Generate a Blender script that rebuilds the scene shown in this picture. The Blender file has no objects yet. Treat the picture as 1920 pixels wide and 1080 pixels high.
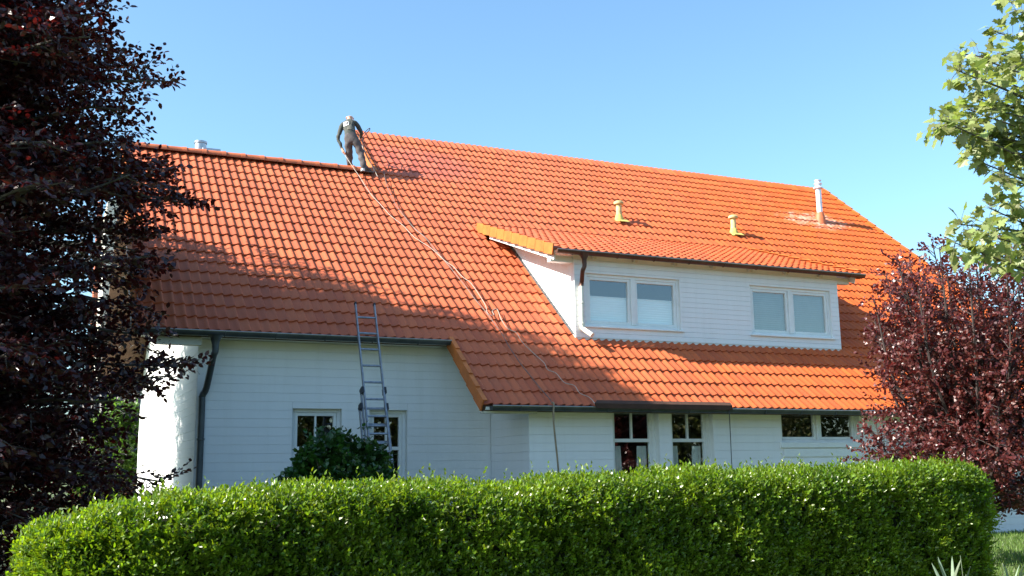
import bpy, bmesh, math, random
import numpy as np
from mathutils import Vector, Matrix

# ------------------------------------------------------------------ camera, sky, sun, exposure
random.seed(7)
rng = np.random.default_rng(11)
scene = bpy.context.scene
COL = scene.collection
G0 = 3.72                                  # height of the left eave above the lawn
FPX, YAW, PIT, ROL = 1932.12, 0.4261081, 0.1764789, -0.0140509
CAM = np.array([-1.1946, -16.9327, -2.3337 + G0])
Fv = np.array([math.sin(YAW) * math.cos(PIT), math.cos(YAW) * math.cos(PIT), math.sin(PIT)])
Rv0 = np.array([math.cos(YAW), -math.sin(YAW), 0.0])
Uv0 = np.cross(Rv0, Fv)
Rv = math.cos(ROL) * Rv0 + math.sin(ROL) * Uv0
Uv = -math.sin(ROL) * Rv0 + math.cos(ROL) * Uv0
cd = bpy.data.cameras.new("camera")
cam = bpy.data.objects.new("camera", cd)
COL.objects.link(cam)
cd.sensor_width = 36.0
cd.lens = FPX / 1920 * 36.0
cd.clip_end = 2000
cam.matrix_world = Matrix(((Rv[0], Uv[0], -Fv[0], CAM[0]), (Rv[1], Uv[1], -Fv[1], CAM[1]),
                           (Rv[2], Uv[2], -Fv[2], CAM[2]), (0, 0, 0, 1)))
scene.camera = cam

SUN_TRAVEL = Vector((0.805, -0.055, -0.59)).normalized()
SUN_EL = math.asin(-SUN_TRAVEL.z)
world = bpy.data.worlds.new("World")
scene.world = world
world.use_nodes = True
wn = world.node_tree.nodes
wl = world.node_tree.links
bg = wn["Background"]
sky = wn.new("ShaderNodeTexSky")
sky.sky_type = 'NISHITA'
sky.sun_disc = False
sky.sun_elevation = SUN_EL
sky.sun_rotation = math.atan2(-SUN_TRAVEL.x, -SUN_TRAVEL.y)
sky.air_density = 1.0
sky.dust_density = 1.0
sky.ozone_density = 4.0
wb = wn.new("ShaderNodeMix"); wb.data_type = 'RGBA'; wb.blend_type = 'MULTIPLY'      # white balance of the clear sky
wb.inputs[0].default_value = 1.0
wb.inputs[7].default_value = (0.93, 1.06, 1.0, 1)
wl.new(sky.outputs[0], wb.inputs[6])
wl.new(wb.outputs[2], bg.inputs[0])
bg.inputs[1].default_value = 0.112
sd = bpy.data.lights.new("sun", 'SUN')
sd.energy = 5.0
sd.angle = math.radians(0.53)
sd.color = (1.0, 0.93, 0.82)
sun = bpy.data.objects.new("sun", sd)
COL.objects.link(sun)
sun.rotation_euler = SUN_TRAVEL.to_track_quat('-Z', 'Y').to_euler()
sun.location = (-20, 3, 20)
scene.view_settings.view_transform = 'Standard'
scene.view_settings.look = 'None'
scene.view_settings.exposure = 1.48
scene.view_settings.gamma = 1.0
scene.view_settings.use_curve_mapping = False

# ------------------------------------------------------------------ helpers
def ray(x, y):
    d = Fv * FPX + Rv * (x - 960) + Uv * (540 - y)
    return d / np.linalg.norm(d)

def at(x, y, X=None, Y=None, Z=None):
    """point where the sight line of a photo pixel meets a wall plane"""
    d = ray(x, y)
    if X is not None: t = (X - CAM[0]) / d[0]
    elif Y is not None: t = (Y - CAM[1]) / d[1]
    else: t = (Z - CAM[2]) / d[2]
    return CAM + t * d

TH, TL, TW = 0.68186, 0.38997, 0.165        # roof pitch, course length, roll spacing
EV = np.array([0, math.cos(TH), math.sin(TH)])
EN = np.array([0, -math.sin(TH), math.cos(TH)])
RO = np.array([0, 0, G0])

def roofp(x, v, n=0.0):
    return RO + np.array([x, 0, 0]) + EV * v + EN * n

def on_roof(px, py, n=0.0):
    d = ray(px, py)
    t = (EN @ (RO + EN * n - CAM)) / (EN @ d)
    return CAM + t * d

def tag(o, label=None, cat=None, group=None, kind=None):
    if label: o["label"] = label
    if cat: o["category"] = cat
    if group: o["group"] = group
    if kind: o["kind"] = kind
    return o

def empty(name, loc=(0, 0, 0)):
    o = bpy.data.objects.new(name, None)
    o.location = loc
    o.empty_display_size = 0.2
    COL.objects.link(o)
    return o

def put(name, me, parent=None, mw=None):
    o = bpy.data.objects.new(name, me)
    COL.objects.link(o)
    if parent is not None:
        o.parent = parent
        o.matrix_parent_inverse = PINV(parent)
    if mw is not None: o.matrix_basis = mw
    return o

def world_of(o):
    m = o.matrix_basis.copy()
    if o.parent is not None:
        m = world_of(o.parent) @ o.matrix_parent_inverse @ m
    return m

def PINV(p):
    return world_of(p).inverted()

class MB:
    """collects polygons for ONE mesh object"""
    def __init__(s): s.v = []; s.f = []; s.m = []
    def add(s, vs, fs, mi=0):
        o = len(s.v)
        s.v += [tuple(float(c) for c in q) for q in vs]
        s.f += [tuple(i + o for i in f) for f in fs]
        s.m += [mi] * len(fs)
        return s
    def box(s, a, b, mi=0):
        x0, y0, z0 = a; x1, y1, z1 = b
        return s.add([(x0, y0, z0), (x1, y0, z0), (x1, y1, z0), (x0, y1, z0), (x0, y0, z1), (x1, y0, z1), (x1, y1, z1), (x0, y1, z1)],
                     [(0, 3, 2, 1), (4, 5, 6, 7), (0, 1, 5, 4), (1, 2, 6, 5), (2, 3, 7, 6), (3, 0, 4, 7)], mi)
    def prism(s, poly, ext, mi=0):
        n = len(poly); e = np.array(ext, float)
        vs = [np.array(q, float) for q in poly] + [np.array(q, float) + e for q in poly]
        fs = [tuple(range(n))[::-1], tuple(range(n, 2 * n))] + [(i, (i + 1) % n, n + (i + 1) % n, n + i) for i in range(n)]
        return s.add(vs, fs, mi)
    def tube(s, pts, rad, sides=6, mi=0, caps=True):
        pts = [np.array(q, float) for q in pts]
        if not hasattr(rad, '__len__'): rad = [rad] * len(pts)
        ring = []
        up = np.array([0.13, 0.21, 0.97])
        for i, q in enumerate(pts):
            t = pts[min(i + 1, len(pts) - 1)] - pts[max(i - 1, 0)]
            t = t / (np.linalg.norm(t) + 1e-9)
            a = np.cross(t, up)
            if np.linalg.norm(a) < 1e-3: a = np.cross(t, np.array([1, 0, 0.2]))
            a /= np.linalg.norm(a); b = np.cross(t, a)
            up = np.cross(a, t)
            ring.append([q + rad[i] * (math.cos(2 * math.pi * k / sides) * a + math.sin(2 * math.pi * k / sides) * b) for k in range(sides)])
        vs = [v for r in ring for v in r]
        fs = [(i * sides + k, i * sides + (k + 1) % sides, (i + 1) * sides + (k + 1) % sides, (i + 1) * sides + k)
              for i in range(len(pts) - 1) for k in range(sides)]
        if caps:
            fs += [tuple(range(sides))[::-1], tuple(range((len(pts) - 1) * sides, len(pts) * sides))]
        return s.add(vs, fs, mi)
    def lathe(s, c, prof, sides=16, mi=0):
        """prof: (radius, z) pairs about the vertical through c"""
        c = np.array(c, float)
        vs = [c + np.array([r * math.cos(2 * math.pi * k / sides), r * math.sin(2 * math.pi * k / sides), z]) for r, z in prof for k in range(sides)]
        fs = [(i * sides + k, i * sides + (k + 1) % sides, (i + 1) * sides + (k + 1) % sides, (i + 1) * sides + k)
              for i in range(len(prof) - 1) for k in range(sides)]
        fs += [tuple(range(sides))[::-1], tuple(range((len(prof) - 1) * sides, len(prof) * sides))]
        return s.add(vs, fs, mi)
    def build(s, name, mat, parent=None, smooth=False, bevel=0.0):
        me = bpy.data.meshes.new(name)
        me.from_pydata(s.v, [], s.f)
        mats = mat if isinstance(mat, (list, tuple)) else [mat]
        for m in mats: me.materials.append(m)
        if len(mats) > 1: me.polygons.foreach_set("material_index", s.m)
        if smooth:
            me.polygons.foreach_set("use_smooth", [True] * len(me.polygons))
            me.set_sharp_from_angle(angle=math.radians(40))
        me.update()
        if bevel > 0:
            bm = bmesh.new(); bm.from_mesh(me)
            bmesh.ops.bevel(bm, geom=bm.edges[:], offset=bevel, segments=1, affect='EDGES', profile=0.5)
            bm.to_mesh(me); bm.free()
        return put(name, me, parent)

def np_mesh(name, V, F, mat, smooth=False):
    """V (n,3), F (m,k): one mesh of equal polygons"""
    me = bpy.data.meshes.new(name)
    m, k = F.shape
    me.vertices.add(len(V)); me.vertices.foreach_set("co", np.ascontiguousarray(V, dtype=np.float32).ravel())
    me.loops.add(m * k); me.loops.foreach_set("vertex_index", np.ascontiguousarray(F, dtype=np.int32).ravel())
    me.polygons.add(m)
    me.polygons.foreach_set("loop_start", np.arange(0, m * k, k, dtype=np.int32))
    me.polygons.foreach_set("use_smooth", np.full(m, smooth))
    me.materials.append(mat)
    me.update(calc_edges=True)
    return me

# ------------------------------------------------------------------ materials
def new_mat(name):
    m = bpy.data.materials.new(name); m.use_nodes = True
    nt = m.node_tree
    return m, nt, nt.nodes["Principled BSDF"], nt.nodes["Material Output"]

def node(nt, t, **kw):
    n = nt.nodes.new(t)
    for k, v in kw.items(): setattr(n, k, v)
    return n

def math_n(nt, op, a, b=None, c=None):
    n = node(nt, "ShaderNodeMath", operation=op)
    for i, q in enumerate((a, b, c)):
        if q is None: continue
        if isinstance(q, (int, float)): n.inputs[i].default_value = q
        else: nt.links.new(q, n.inputs[i])
    return n.outputs[0]

def mixc(nt, fac, a, b, mode='MIX'):
    n = node(nt, "ShaderNodeMix", data_type='RGBA', blend_type=mode)
    if isinstance(fac, (int, float)): n.inputs[0].default_value = fac
    else: nt.links.new(fac, n.inputs[0])
    for i, q in ((6, a), (7, b)):
        if isinstance(q, tuple): n.inputs[i].default_value = (*q[:3], 1)
        else: nt.links.new(q, n.inputs[i])
    return n.outputs[2]

def ramp(nt, fac, stops):
    n = node(nt, "ShaderNodeValToRGB")
    e = n.color_ramp.elements
    while len(e) < len(stops): e.new(0.5)
    for i, (p, c) in enumerate(stops):
        e[i].position = p
        e[i].color = (*c, 1) if isinstance(c, tuple) else (c, c, c, 1)
    nt.links.new(fac, n.inputs[0])
    return n.outputs[0]

def noise(nt, scale, detail=3.0, rough=0.55, vec=None):
    n = node(nt, "ShaderNodeTexNoise")
    n.inputs["Scale"].default_value = scale
    n.inputs["Detail"].default_value = detail
    n.inputs["Roughness"].default_value = rough
    if vec is not None: nt.links.new(vec, n.inputs["Vector"])
    return n.outputs[0]

def pos(nt):
    return node(nt, "ShaderNodeNewGeometry").outputs["Position"]

def simple(name, col, rough=0.6, metal=0.0, var=0.12, scale=6.0, bump=0.0, bscale=60.0, spec=0.5):
    m, nt, b, out = new_mat(name)
    p = pos(nt)
    f = noise(nt, scale, 4.0, 0.6, p)
    lo = tuple(c * (1 - var) for c in col); hi = tuple(min(1, c * (1 + var)) for c in col)
    nt.links.new(ramp(nt, f, [(0.3, lo), (0.7, hi)]), b.inputs["Base Color"])
    b.inputs["Roughness"].default_value = rough
    b.inputs["Metallic"].default_value = metal
    b.inputs["Specular IOR Level"].default_value = spec
    if bump > 0:
        bn = node(nt, "ShaderNodeBump"); bn.inputs["Strength"].default_value = bump; bn.inputs["Distance"].default_value = 0.01
        nt.links.new(noise(nt, bscale, 4.0, 0.6, p), bn.inputs["Height"])
        nt.links.new(bn.outputs[0], b.inputs["Normal"])
    return m

def leaf_mat(name, c0, c1, trans, tcol, rough=0.45, scale=9.0, spec=0.5):
    m, nt, b, out = new_mat(name)
    p = pos(nt)
    f = noise(nt, scale, 2.0, 0.5, p)
    wn_ = node(nt, "ShaderNodeTexWhiteNoise")
    g = node(nt, "ShaderNodeNewGeometry")
    col = ramp(nt, f, [(0.28, c0), (0.72, c1)])
    rp = g.outputs["Random Per Island"]
    v = math_n(nt, 'MULTIPLY_ADD', rp, 0.7, 0.65)
    hsv = node(nt, "ShaderNodeHueSaturation")
    nt.links.new(col, hsv.inputs["Color"]); nt.links.new(v, hsv.inputs["Value"])
    nt.links.new(math_n(nt, 'MULTIPLY_ADD', rp, 0.03, 0.485), hsv.inputs["Hue"])
    nt.links.new(hsv.outputs[0], b.inputs["Base Color"])
    b.inputs["Roughness"].default_value = rough
    b.inputs["Specular IOR Level"].default_value = spec
    tr = node(nt, "ShaderNodeBsdfTranslucent")
    nt.links.new(mixc(nt, 1.0, hsv.outputs[0], tcol, 'MULTIPLY'), tr.inputs[0])
    mx = node(nt, "ShaderNodeMixShader"); mx.inputs[0].default_value = trans
    nt.links.new(b.outputs[0], mx.inputs[1]); nt.links.new(tr.outputs[0], mx.inputs[2])
    nt.links.new(mx.outputs[0], out.inputs[0])
    return m

def tile_material():
    m, nt, b, out = new_mat("clay_tile")
    p = pos(nt)
    sx = node(nt, "ShaderNodeSeparateXYZ"); nt.links.new(p, sx.inputs[0])
    X, Y, Z = sx.outputs
    v = math_n(nt, 'ADD', math_n(nt, 'MULTIPLY', Y, math.cos(TH)), math_n(nt, 'MULTIPLY', math_n(nt, 'SUBTRACT', Z, G0), math.sin(TH)))
    ku = math_n(nt, 'FLOOR', math_n(nt, 'DIVIDE', X, TW)); kv = math_n(nt, 'FLOOR', math_n(nt, 'DIVIDE', v, TL))
    cx = node(nt, "ShaderNodeCombineXYZ"); nt.links.new(ku, cx.inputs[0]); nt.links.new(kv, cx.inputs[1])
    w = node(nt, "ShaderNodeTexWhiteNoise", noise_dimensions='2D'); nt.links.new(cx.outputs[0], w.inputs["Vector"])
    # orange grows more saturated towards the right and down the slope
    n1 = noise(nt, 0.55, 3.0, 0.6, p)
    x_blend = math_n(nt, 'ADD', math_n(nt, 'MULTIPLY_ADD', X, 0.09, -0.62), math_n(nt, 'MULTIPLY_ADD', n1, 0.5, -0.25))
    x_blend = math_n(nt, 'ADD', x_blend, math_n(nt, 'MULTIPLY', v, -0.035))
    muted_col = (0.47, 0.108, 0.041); vivid_col = (0.53, 0.092, 0.010)
    col = ramp(nt, x_blend, [(0.0, muted_col), (0.75, vivid_col)])
    n2 = noise(nt, 7.0, 5.0, 0.65, p)
    col = mixc(nt, ramp(nt, n2, [(0.35, 0.0), (0.75, 0.28)]), col, (0.30, 0.075, 0.038))
    n3 = noise(nt, 45.0, 3.0, 0.6, p)
    col = mixc(nt, ramp(nt, n3, [(0.45, 0.0), (0.8, 0.22)]), col, (0.50, 0.19, 0.10))
    # dirt runs down the slope and darker algae towards the eaves' laps
    cs = node(nt, "ShaderNodeCombineXYZ"); nt.links.new(math_n(nt, 'MULTIPLY', X, 5.5), cs.inputs[0]); nt.links.new(math_n(nt, 'MULTIPLY', v, 0.45), cs.inputs[1])
    n4 = noise(nt, 1.0, 4.0, 0.65, cs.outputs[0])
    col = mixc(nt, ramp(nt, n4, [(0.48, 0.0), (0.78, 0.38)]), col, (0.20, 0.065, 0.040))
    # a damp pinkish strip where the worker has just rinsed
    dx = math_n(nt, 'SUBTRACT', X, 7.0); dv = math_n(nt, 'SUBTRACT', v, 8.4)
    d2 = math_n(nt, 'ADD', math_n(nt, 'MULTIPLY', math_n(nt, 'MULTIPLY', dx, dx), 0.35), math_n(nt, 'MULTIPLY', math_n(nt, 'MULTIPLY', dv, dv), 0.6))
    wet = math_n(nt, 'MULTIPLY', ramp(nt, math_n(nt, 'ADD', d2, math_n(nt, 'MULTIPLY_ADD', n1, 1.0, -0.5)), [(0.3, 1.0), (1.0, 0.0)]), 0.6)
    col = mixc(nt, wet, col, (0.38, 0.10, 0.07))
    # lime runs below the flue
    fx = math_n(nt, 'SUBTRACT', X, 18.8); fv = math_n(nt, 'SUBTRACT', v, 7.45)
    f2 = math_n(nt, 'ADD', math_n(nt, 'MULTIPLY', math_n(nt, 'MULTIPLY', fx, fx), 0.35), math_n(nt, 'MULTIPLY', math_n(nt, 'MULTIPLY', fv, fv), 1.9))
    lime = math_n(nt, 'MULTIPLY', ramp(nt, math_n(nt, 'ADD', f2, math_n(nt, 'MULTIPLY_ADD', noise(nt, 5.0, 5.0, 0.75, p), 3.6, -1.55)), [(0.10, 1.0), (0.75, 0.0)]), 0.55)
    col = mixc(nt, lime, col, (0.66, 0.45, 0.36))
    hsv = node(nt, "ShaderNodeHueSaturation"); nt.links.new(col, hsv.inputs["Color"])
    nt.links.new(math_n(nt, 'MULTIPLY_ADD', w.outputs["Value"], 0.19, 0.905), hsv.inputs["Value"])
    nt.links.new(math_n(nt, 'MULTIPLY_ADD', w.outputs["Value"], 0.004, 0.498), hsv.inputs["Hue"])
    nt.links.new(hsv.outputs[0], b.inputs["Base Color"])
    nt.links.new(math_n(nt, 'MULTIPLY_ADD', wet, -0.25, 0.62), b.inputs["Roughness"])
    b.inputs["Specular IOR Level"].default_value = 0.35
    bn = node(nt, "ShaderNodeBump"); bn.inputs["Strength"].default_value = 0.25; bn.inputs["Distance"].default_value = 0.006
    nt.links.new(n3, bn.inputs["Height"]); nt.links.new(bn.outputs[0], b.inputs["Normal"])
    return m

def glass_material():
    m, nt, b, out = new_mat("window_glass")
    nt.nodes.remove(b)
    lw = node(nt, "ShaderNodeLayerWeight"); lw.inputs[0].default_value = 0.5
    fr = math_n(nt, 'MULTIPLY_ADD', math_n(nt, 'POWER', lw.outputs["Facing"], 4.0), 0.70, 0.20)
    gl = node(nt, "ShaderNodeBsdfGlossy"); gl.inputs["Roughness"].default_value = 0.015
    tr = node(nt, "ShaderNodeBsdfTransparent"); tr.inputs[0].default_value = (0.93, 0.96, 0.95, 1)
    bn = node(nt, "ShaderNodeBump"); bn.inputs["Strength"].default_value = 0.02; bn.inputs["Distance"].default_value = 0.02
    nt.links.new(noise(nt, 3.0, 1.0, 0.5, pos(nt)), bn.inputs["Height"])
    nt.links.new(bn.outputs[0], gl.inputs["Normal"])
    mx = node(nt, "ShaderNodeMixShader")
    nt.links.new(fr, mx.inputs[0]); nt.links.new(tr.outputs[0], mx.inputs[1]); nt.links.new(gl.outputs[0], mx.inputs[2])
    nt.links.new(mx.outputs[0], out.inputs[0])
    return m

def wall_material(name, col):
    m, nt, b, out = new_mat(name)
    p = pos(nt)
    f = noise(nt, 1.3, 5.0, 0.6, p); g = noise(nt, 28.0, 4.0, 0.6, p)
    mp = node(nt, "ShaderNodeMapping"); mp.inputs["Scale"].default_value = (3.0, 3.0, 0.25); nt.links.new(p, mp.inputs[0])
    st = noise(nt, 2.2, 4.0, 0.6, mp.outputs[0])
    c = mixc(nt, ramp(nt, f, [(0.35, 0.0), (0.8, 0.35)]), col, tuple(q * 0.9 for q in col))
    c = mixc(nt, ramp(nt, st, [(0.5, 0.0), (0.8, 0.3)]), c, (col[0] * 0.82, col[1] * 0.82, col[2] * 0.78))
    nt.links.new(c, b.inputs["Base Color"])
    b.inputs["Roughness"].default_value = 0.75
    bn = node(nt, "ShaderNodeBump"); bn.inputs["Strength"].default_value = 0.35; bn.inputs["Distance"].default_value = 0.004
    nt.links.new(g, bn.inputs["Height"]); nt.links.new(bn.outputs[0], b.inputs["Normal"])
    return m

def ground_material():
    m, nt, b, out = new_mat("lawn")
    p = pos(nt)
    f = noise(nt, 0.8, 5.0, 0.6, p); g = noise(nt, 35.0, 4.0, 0.7, p)
    c = ramp(nt, f, [(0.3, (0.055, 0.085, 0.02)), (0.7, (0.11, 0.14, 0.04))])
    c = mixc(nt, ramp(nt, g, [(0.4, 0.0), (0.75, 0.5)]), c, (0.05, 0.06, 0.02))
    nt.links.new(c, b.inputs["Base Color"]); b.inputs["Roughness"].default_value = 0.9
    bn = node(nt, "ShaderNodeBump"); bn.inputs["Strength"].default_value = 0.8; bn.inputs["Distance"].default_value = 0.03
    nt.links.new(g, bn.inputs["Height"]); nt.links.new(bn.outputs[0], b.inputs["Normal"])
    return m

M = {}
M['tile'] = tile_material()
M['verge'] = simple("verge_clay", (0.50, 0.135, 0.022), 0.6, var=0.2, scale=4.0, bump=0.2)
M['ridge'] = simple("ridge_clay", (0.47, 0.125, 0.045), 0.6, var=0.2, scale=5.0, bump=0.2)
M['wall'] = wall_material("white_wall", (0.80, 0.80, 0.78))
M['board'] = wall_material("white_boarding", (0.86, 0.85, 0.85))
M['trim'] = simple("white_trim", (0.80, 0.80, 0.78), 0.45, var=0.05)
M['soffit'] = simple("soffit_paint", (0.70, 0.68, 0.60), 0.6, var=0.1)
M['deck'] = simple("roof_timber", (0.10, 0.055, 0.035), 0.9, var=0.3)
M['glass'] = glass_material()
M['blind'] = simple("pleated_blind", (0.84, 0.86, 0.86), 0.8, var=0.04, scale=2.0)
M['blind2'] = simple("grey_blind", (0.17, 0.19, 0.165), 0.8, var=0.1, scale=3.0)
M['curtain'] = simple("curtain_cloth", (0.82, 0.83, 0.78), 0.9, var=0.1)
M['room'] = simple("painted_room_shade", (0.05, 0.045, 0.04), 0.9)  # near-black colour paints in the shade of the rooms behind the panes
M['zinc'] = simple("weathered_zinc", (0.085, 0.095, 0.10), 0.5, metal=0.55, var=0.3, scale=3.0)
M['zinc_l'] = simple("bright_zinc", (0.42, 0.43, 0.45), 0.35, metal=0.8, var=0.2, scale=3.0)
M['copper'] = simple("brown_copper", (0.11, 0.055, 0.04), 0.5, metal=0.5, var=0.3, scale=4.0)
M['pipe_c'] = simple("cream_pipe", (0.66, 0.66, 0.58), 0.5, var=0.08)
M['pipe_y'] = simple("lichen_pipe", (0.56, 0.44, 0.20), 0.8, var=0.35, scale=9.0, bump=0.4, bscale=30)
M['lichen'] = simple("yellow_lichen", (0.52, 0.44, 0.12), 0.9, var=0.3, scale=14.0)
M['flue'] = simple("flue_steel", (0.68, 0.66, 0.70), 0.4, metal=0.35, var=0.12, scale=6)
M['alu'] = simple("aluminium", (0.30, 0.31, 0.34), 0.45, metal=0.7, var=0.25, scale=20)
M['black'] = simple("black_plastic", (0.02, 0.02, 0.024), 0.5)
M['hose_p'] = simple("pale_hose", (0.40, 0.34, 0.28), 0.5, var=0.12)
M['hose_d'] = simple("dark_hose", (0.10, 0.075, 0.065), 0.5, var=0.2)
M['hose_b'] = simple("brown_hose", (0.24, 0.18, 0.11), 0.5, var=0.3, scale=5)
M['sheet'] = simple("brown_sheet", (0.055, 0.024, 0.013), 0.9, var=0.3, scale=3)
M['ground'] = ground_material()
M['beech'] = leaf_mat("copper_beech_leaf", (0.020, 0.006, 0.008), (0.045, 0.011, 0.012), 0.26, (3.2, 0.75, 0.6), 0.33, 6.0, 0.6)
M['bark'] = simple("bark", (0.10, 0.085, 0.07), 0.9, var=0.35, scale=18, bump=0.6, bscale=40)
M['bark_d'] = simple("plum_bark", (0.040, 0.028, 0.026), 0.9, var=0.3, scale=18)
M['plum'] = leaf_mat("plum_leaf", (0.062, 0.016, 0.018), (0.13, 0.034, 0.030), 0.26, (2.2, 0.7, 0.7), 0.36, 6.0, 0.6)
M['maple'] = leaf_mat("maple_leaf", (0.15, 0.19, 0.055), (0.26, 0.29, 0.11), 0.42, (1.6, 1.7, 0.8), 0.45, 4.0)
M['hedge'] = leaf_mat("privet_leaf", (0.065, 0.125, 0.010), (0.16, 0.235, 0.016), 0.42, (2.2, 2.1, 0.6), 0.30, 3.0, 0.5)
M['core'] = simple("hedge_core_dark", (0.018, 0.022, 0.010), 0.95, var=0.4, scale=10)
M['bush'] = leaf_mat("bush_leaf", (0.016, 0.050, 0.010), (0.036, 0.09, 0.016), 0.25, (1.6, 1.9, 0.6), 0.35, 5.0, 0.6)
M['shrub'] = leaf_mat("shrub_leaf", (0.06, 0.12, 0.02), (0.13, 0.22, 0.04), 0.35, (1.8, 2.0, 0.7), 0.45, 5.0)
M['far'] = leaf_mat("far_leaf", (0.06, 0.075, 0.02), (0.13, 0.13, 0.045), 0.25, (1.6, 1.8, 0.7), 0.6, 1.0)
M['iris'] = leaf_mat("iris_leaf", (0.16, 0.22, 0.15), (0.26, 0.32, 0.22), 0.2, (1.2, 1.3, 0.9), 0.5, 5.0)
M['grass'] = leaf_mat("grass_blade", (0.06, 0.11, 0.02), (0.13, 0.20, 0.04), 0.35, (1.6, 1.8, 0.7), 0.5, 2.0)
M['cream'] = wall_material("cream_siding", (0.66, 0.64, 0.55))
M['grey_tile'] = simple("grey_tile", (0.13, 0.125, 0.12), 0.7, var=0.25, scale=6)
M['red'] = simple("red_brick", (0.42, 0.12, 0.06), 0.8, var=0.3, scale=12)
M['skin'] = simple("skin", (0.58, 0.33, 0.23), 0.5, var=0.08, scale=12)
M['sweater'] = simple("sweater", (0.058, 0.063, 0.054), 0.9, var=0.2, scale=14, bump=0.3, bscale=90)
M['trouser'] = simple("work_trousers", (0.090, 0.078, 0.079), 0.9, var=0.3, scale=9, bump=0.4, bscale=35)
M['bib'] = simple("bib_cloth", (0.16, 0.15, 0.12), 0.9, var=0.3, scale=14)
M['shoe'] = simple("shoe_leather", (0.05, 0.03, 0.024), 0.6, var=0.3)
M['print'] = simple("white_print", (0.72, 0.74, 0.72), 0.7, var=0.05)
M['print_d'] = simple("dark_print", (0.10, 0.10, 0.10), 0.7, var=0.05)
M['print_b'] = simple("brown_print", (0.36, 0.19, 0.14), 0.7, var=0.1)

# ------------------------------------------------------------------ ground
mb = MB()
N = 48
mb.add([(8 + 500 * math.cos(2 * math.pi * i / N), 500 * math.sin(2 * math.pi * i / N), 0) for i in range(N)], [tuple(range(N))])
tag(mb.build("lawn", M['ground']), kind="structure")

# ------------------------------------------------------------------ house
house = empty("house", (6.3, 5.0, 0))
tag(house, "white house with large orange clay tiled roof and long shed dormer", "house")

KR = 127                                    # rolls along the whole roof
XR = KR * TW
K_STEP, K_UP = 32, 34
X_STEP, X_UP = K_STEP * TW, K_UP * TW
WX0, WX1, WXR = 1.07, 6.26, XR - 1.0        # gable walls
YL, YM = 0.5, -1.14                         # front wall faces
DX0, DX1, DY = 7.90, 14.30, 0.20            # dormer walls
DRX0, DRX1 = 7.36, 7.36 + 45 * TW           # dormer roof
D_TOP = roofp(0, 13.0 * TL, -0.02)          # dormer roof meets main roof
D_EAVE = np.array([0, -0.03, 5.55])
DVEC = (D_TOP - D_EAVE); DLEN = float(np.linalg.norm(DVEC)); DVEC = DVEC / DLEN
DNRM = np.array([0, -DVEC[2], DVEC[1]])
tT = math.tan(TH)
def zroof(y): return G0 + y * tT            # tile plane height over depth y

# --- roof deck (timber shell under the tiles)
ro = MB()
th = 0.10
def slab(x0, x1, v0, v1, n=-0.07):
    a = roofp(0, v0, n); b = roofp(0, v1, n); c = roofp(0, v1, n - th); d = roofp(0, v0, n - th)
    ro.prism([(x0, a[1], a[2]), (x0, b[1], b[2]), (x0, c[1], c[2]), (x0, d[1], d[2])], (x1 - x0, 0, 0))
vL, vU, vS = 19 * TL, 26 * TL, -5 * TL
slab(0.03, X_STEP - 0.001, 0, vL - 0.05)
slab(X_STEP, X_UP + 0.03, vS, vL - 0.05)
slab(X_UP + 0.031, DX0 - 0.10, vS, vU - 0.05)
slab(DX0 - 0.099, DX1 + 0.10, vS, 0.55 * TL); slab(DX0 - 0.099, DX1 + 0.10, 12.9 * TL, vU - 0.05)
slab(DX1 + 0.101, XR - 0.03, vS, vU - 0.05)
def back(x0, x1, v, drop, n=-0.07):
    t = roofp(0, v, n); q = t + np.array([0, drop / tT, -drop])
    ro.prism([(x0, t[1], t[2]), (x0, q[1], q[2]), (x0, q[1], q[2] - 0.12), (x0, t[1], t[2] - 0.12)], (x1 - x0, 0, 0))
back(0.05, WX1, vL, 4.6)
back(WX1 + 0.15, XR - 0.05, vU, 6.4)
roof = ro.build("roof", M['deck'], house)

# --- one pantile
prof = [(-0.06, -0.55), (0.10, -0.50), (0.30, -0.38), (0.48, -0.02), (0.64, 0.52), (0.76, 0.90), (0.86, 1.0), (0.94, 0.86), (0.99, 0.42), (1.0, -0.75)]
HT = 0.021
def tile_arrays(length, lift=0.036, curl=0.0):
    V = []; F = []
    n = len(prof)
    ys = [0.0, 0.02, length] if curl == 0 else [0.0, 0.02, length * 0.85, length]
    zs = [-0.006, 0.0, -lift] if curl == 0 else [-0.006, 0.0, -lift * 0.6, -lift * 0.6 - curl]
    for y, z in zip(ys, zs):
        for px, pz in prof: V.append((px * TW, y, -0.012 + pz * HT + z))
    for j in range(len(ys) - 1):
        for i in range(n - 1): F.append((j * n + i, j * n + i + 1, (j + 1) * n + i + 1, (j + 1) * n + i))
    o = len(V)
    for px, pz in prof: V.append((px * TW, 0.0, -0.018 + pz * HT))
    for px, pz in prof: V.append((px * TW, 0.004, -0.018 + pz * HT - 0.026))
    for i in range(n - 1): F.append((o + n + i, o + n + i + 1, o + i + 1, o + i))
    return np.array(V), np.array(F)

TV, TF = tile_arrays(TL + 0.05)
UV_, UF = tile_arrays(TL * 1.32, 0.02, 0.03)     # top course bends over the ridge
tile_me = np_mesh("tile", TV, TF, M['tile'], True)

def frame_m(o, ex, ey, en):
    return Matrix(((ex[0], ey[0], en[0], o[0]), (ex[1], ey[1], en[1], o[1]), (ex[2], ey[2], en[2], o[2]), (0, 0, 0, 1)))

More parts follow.
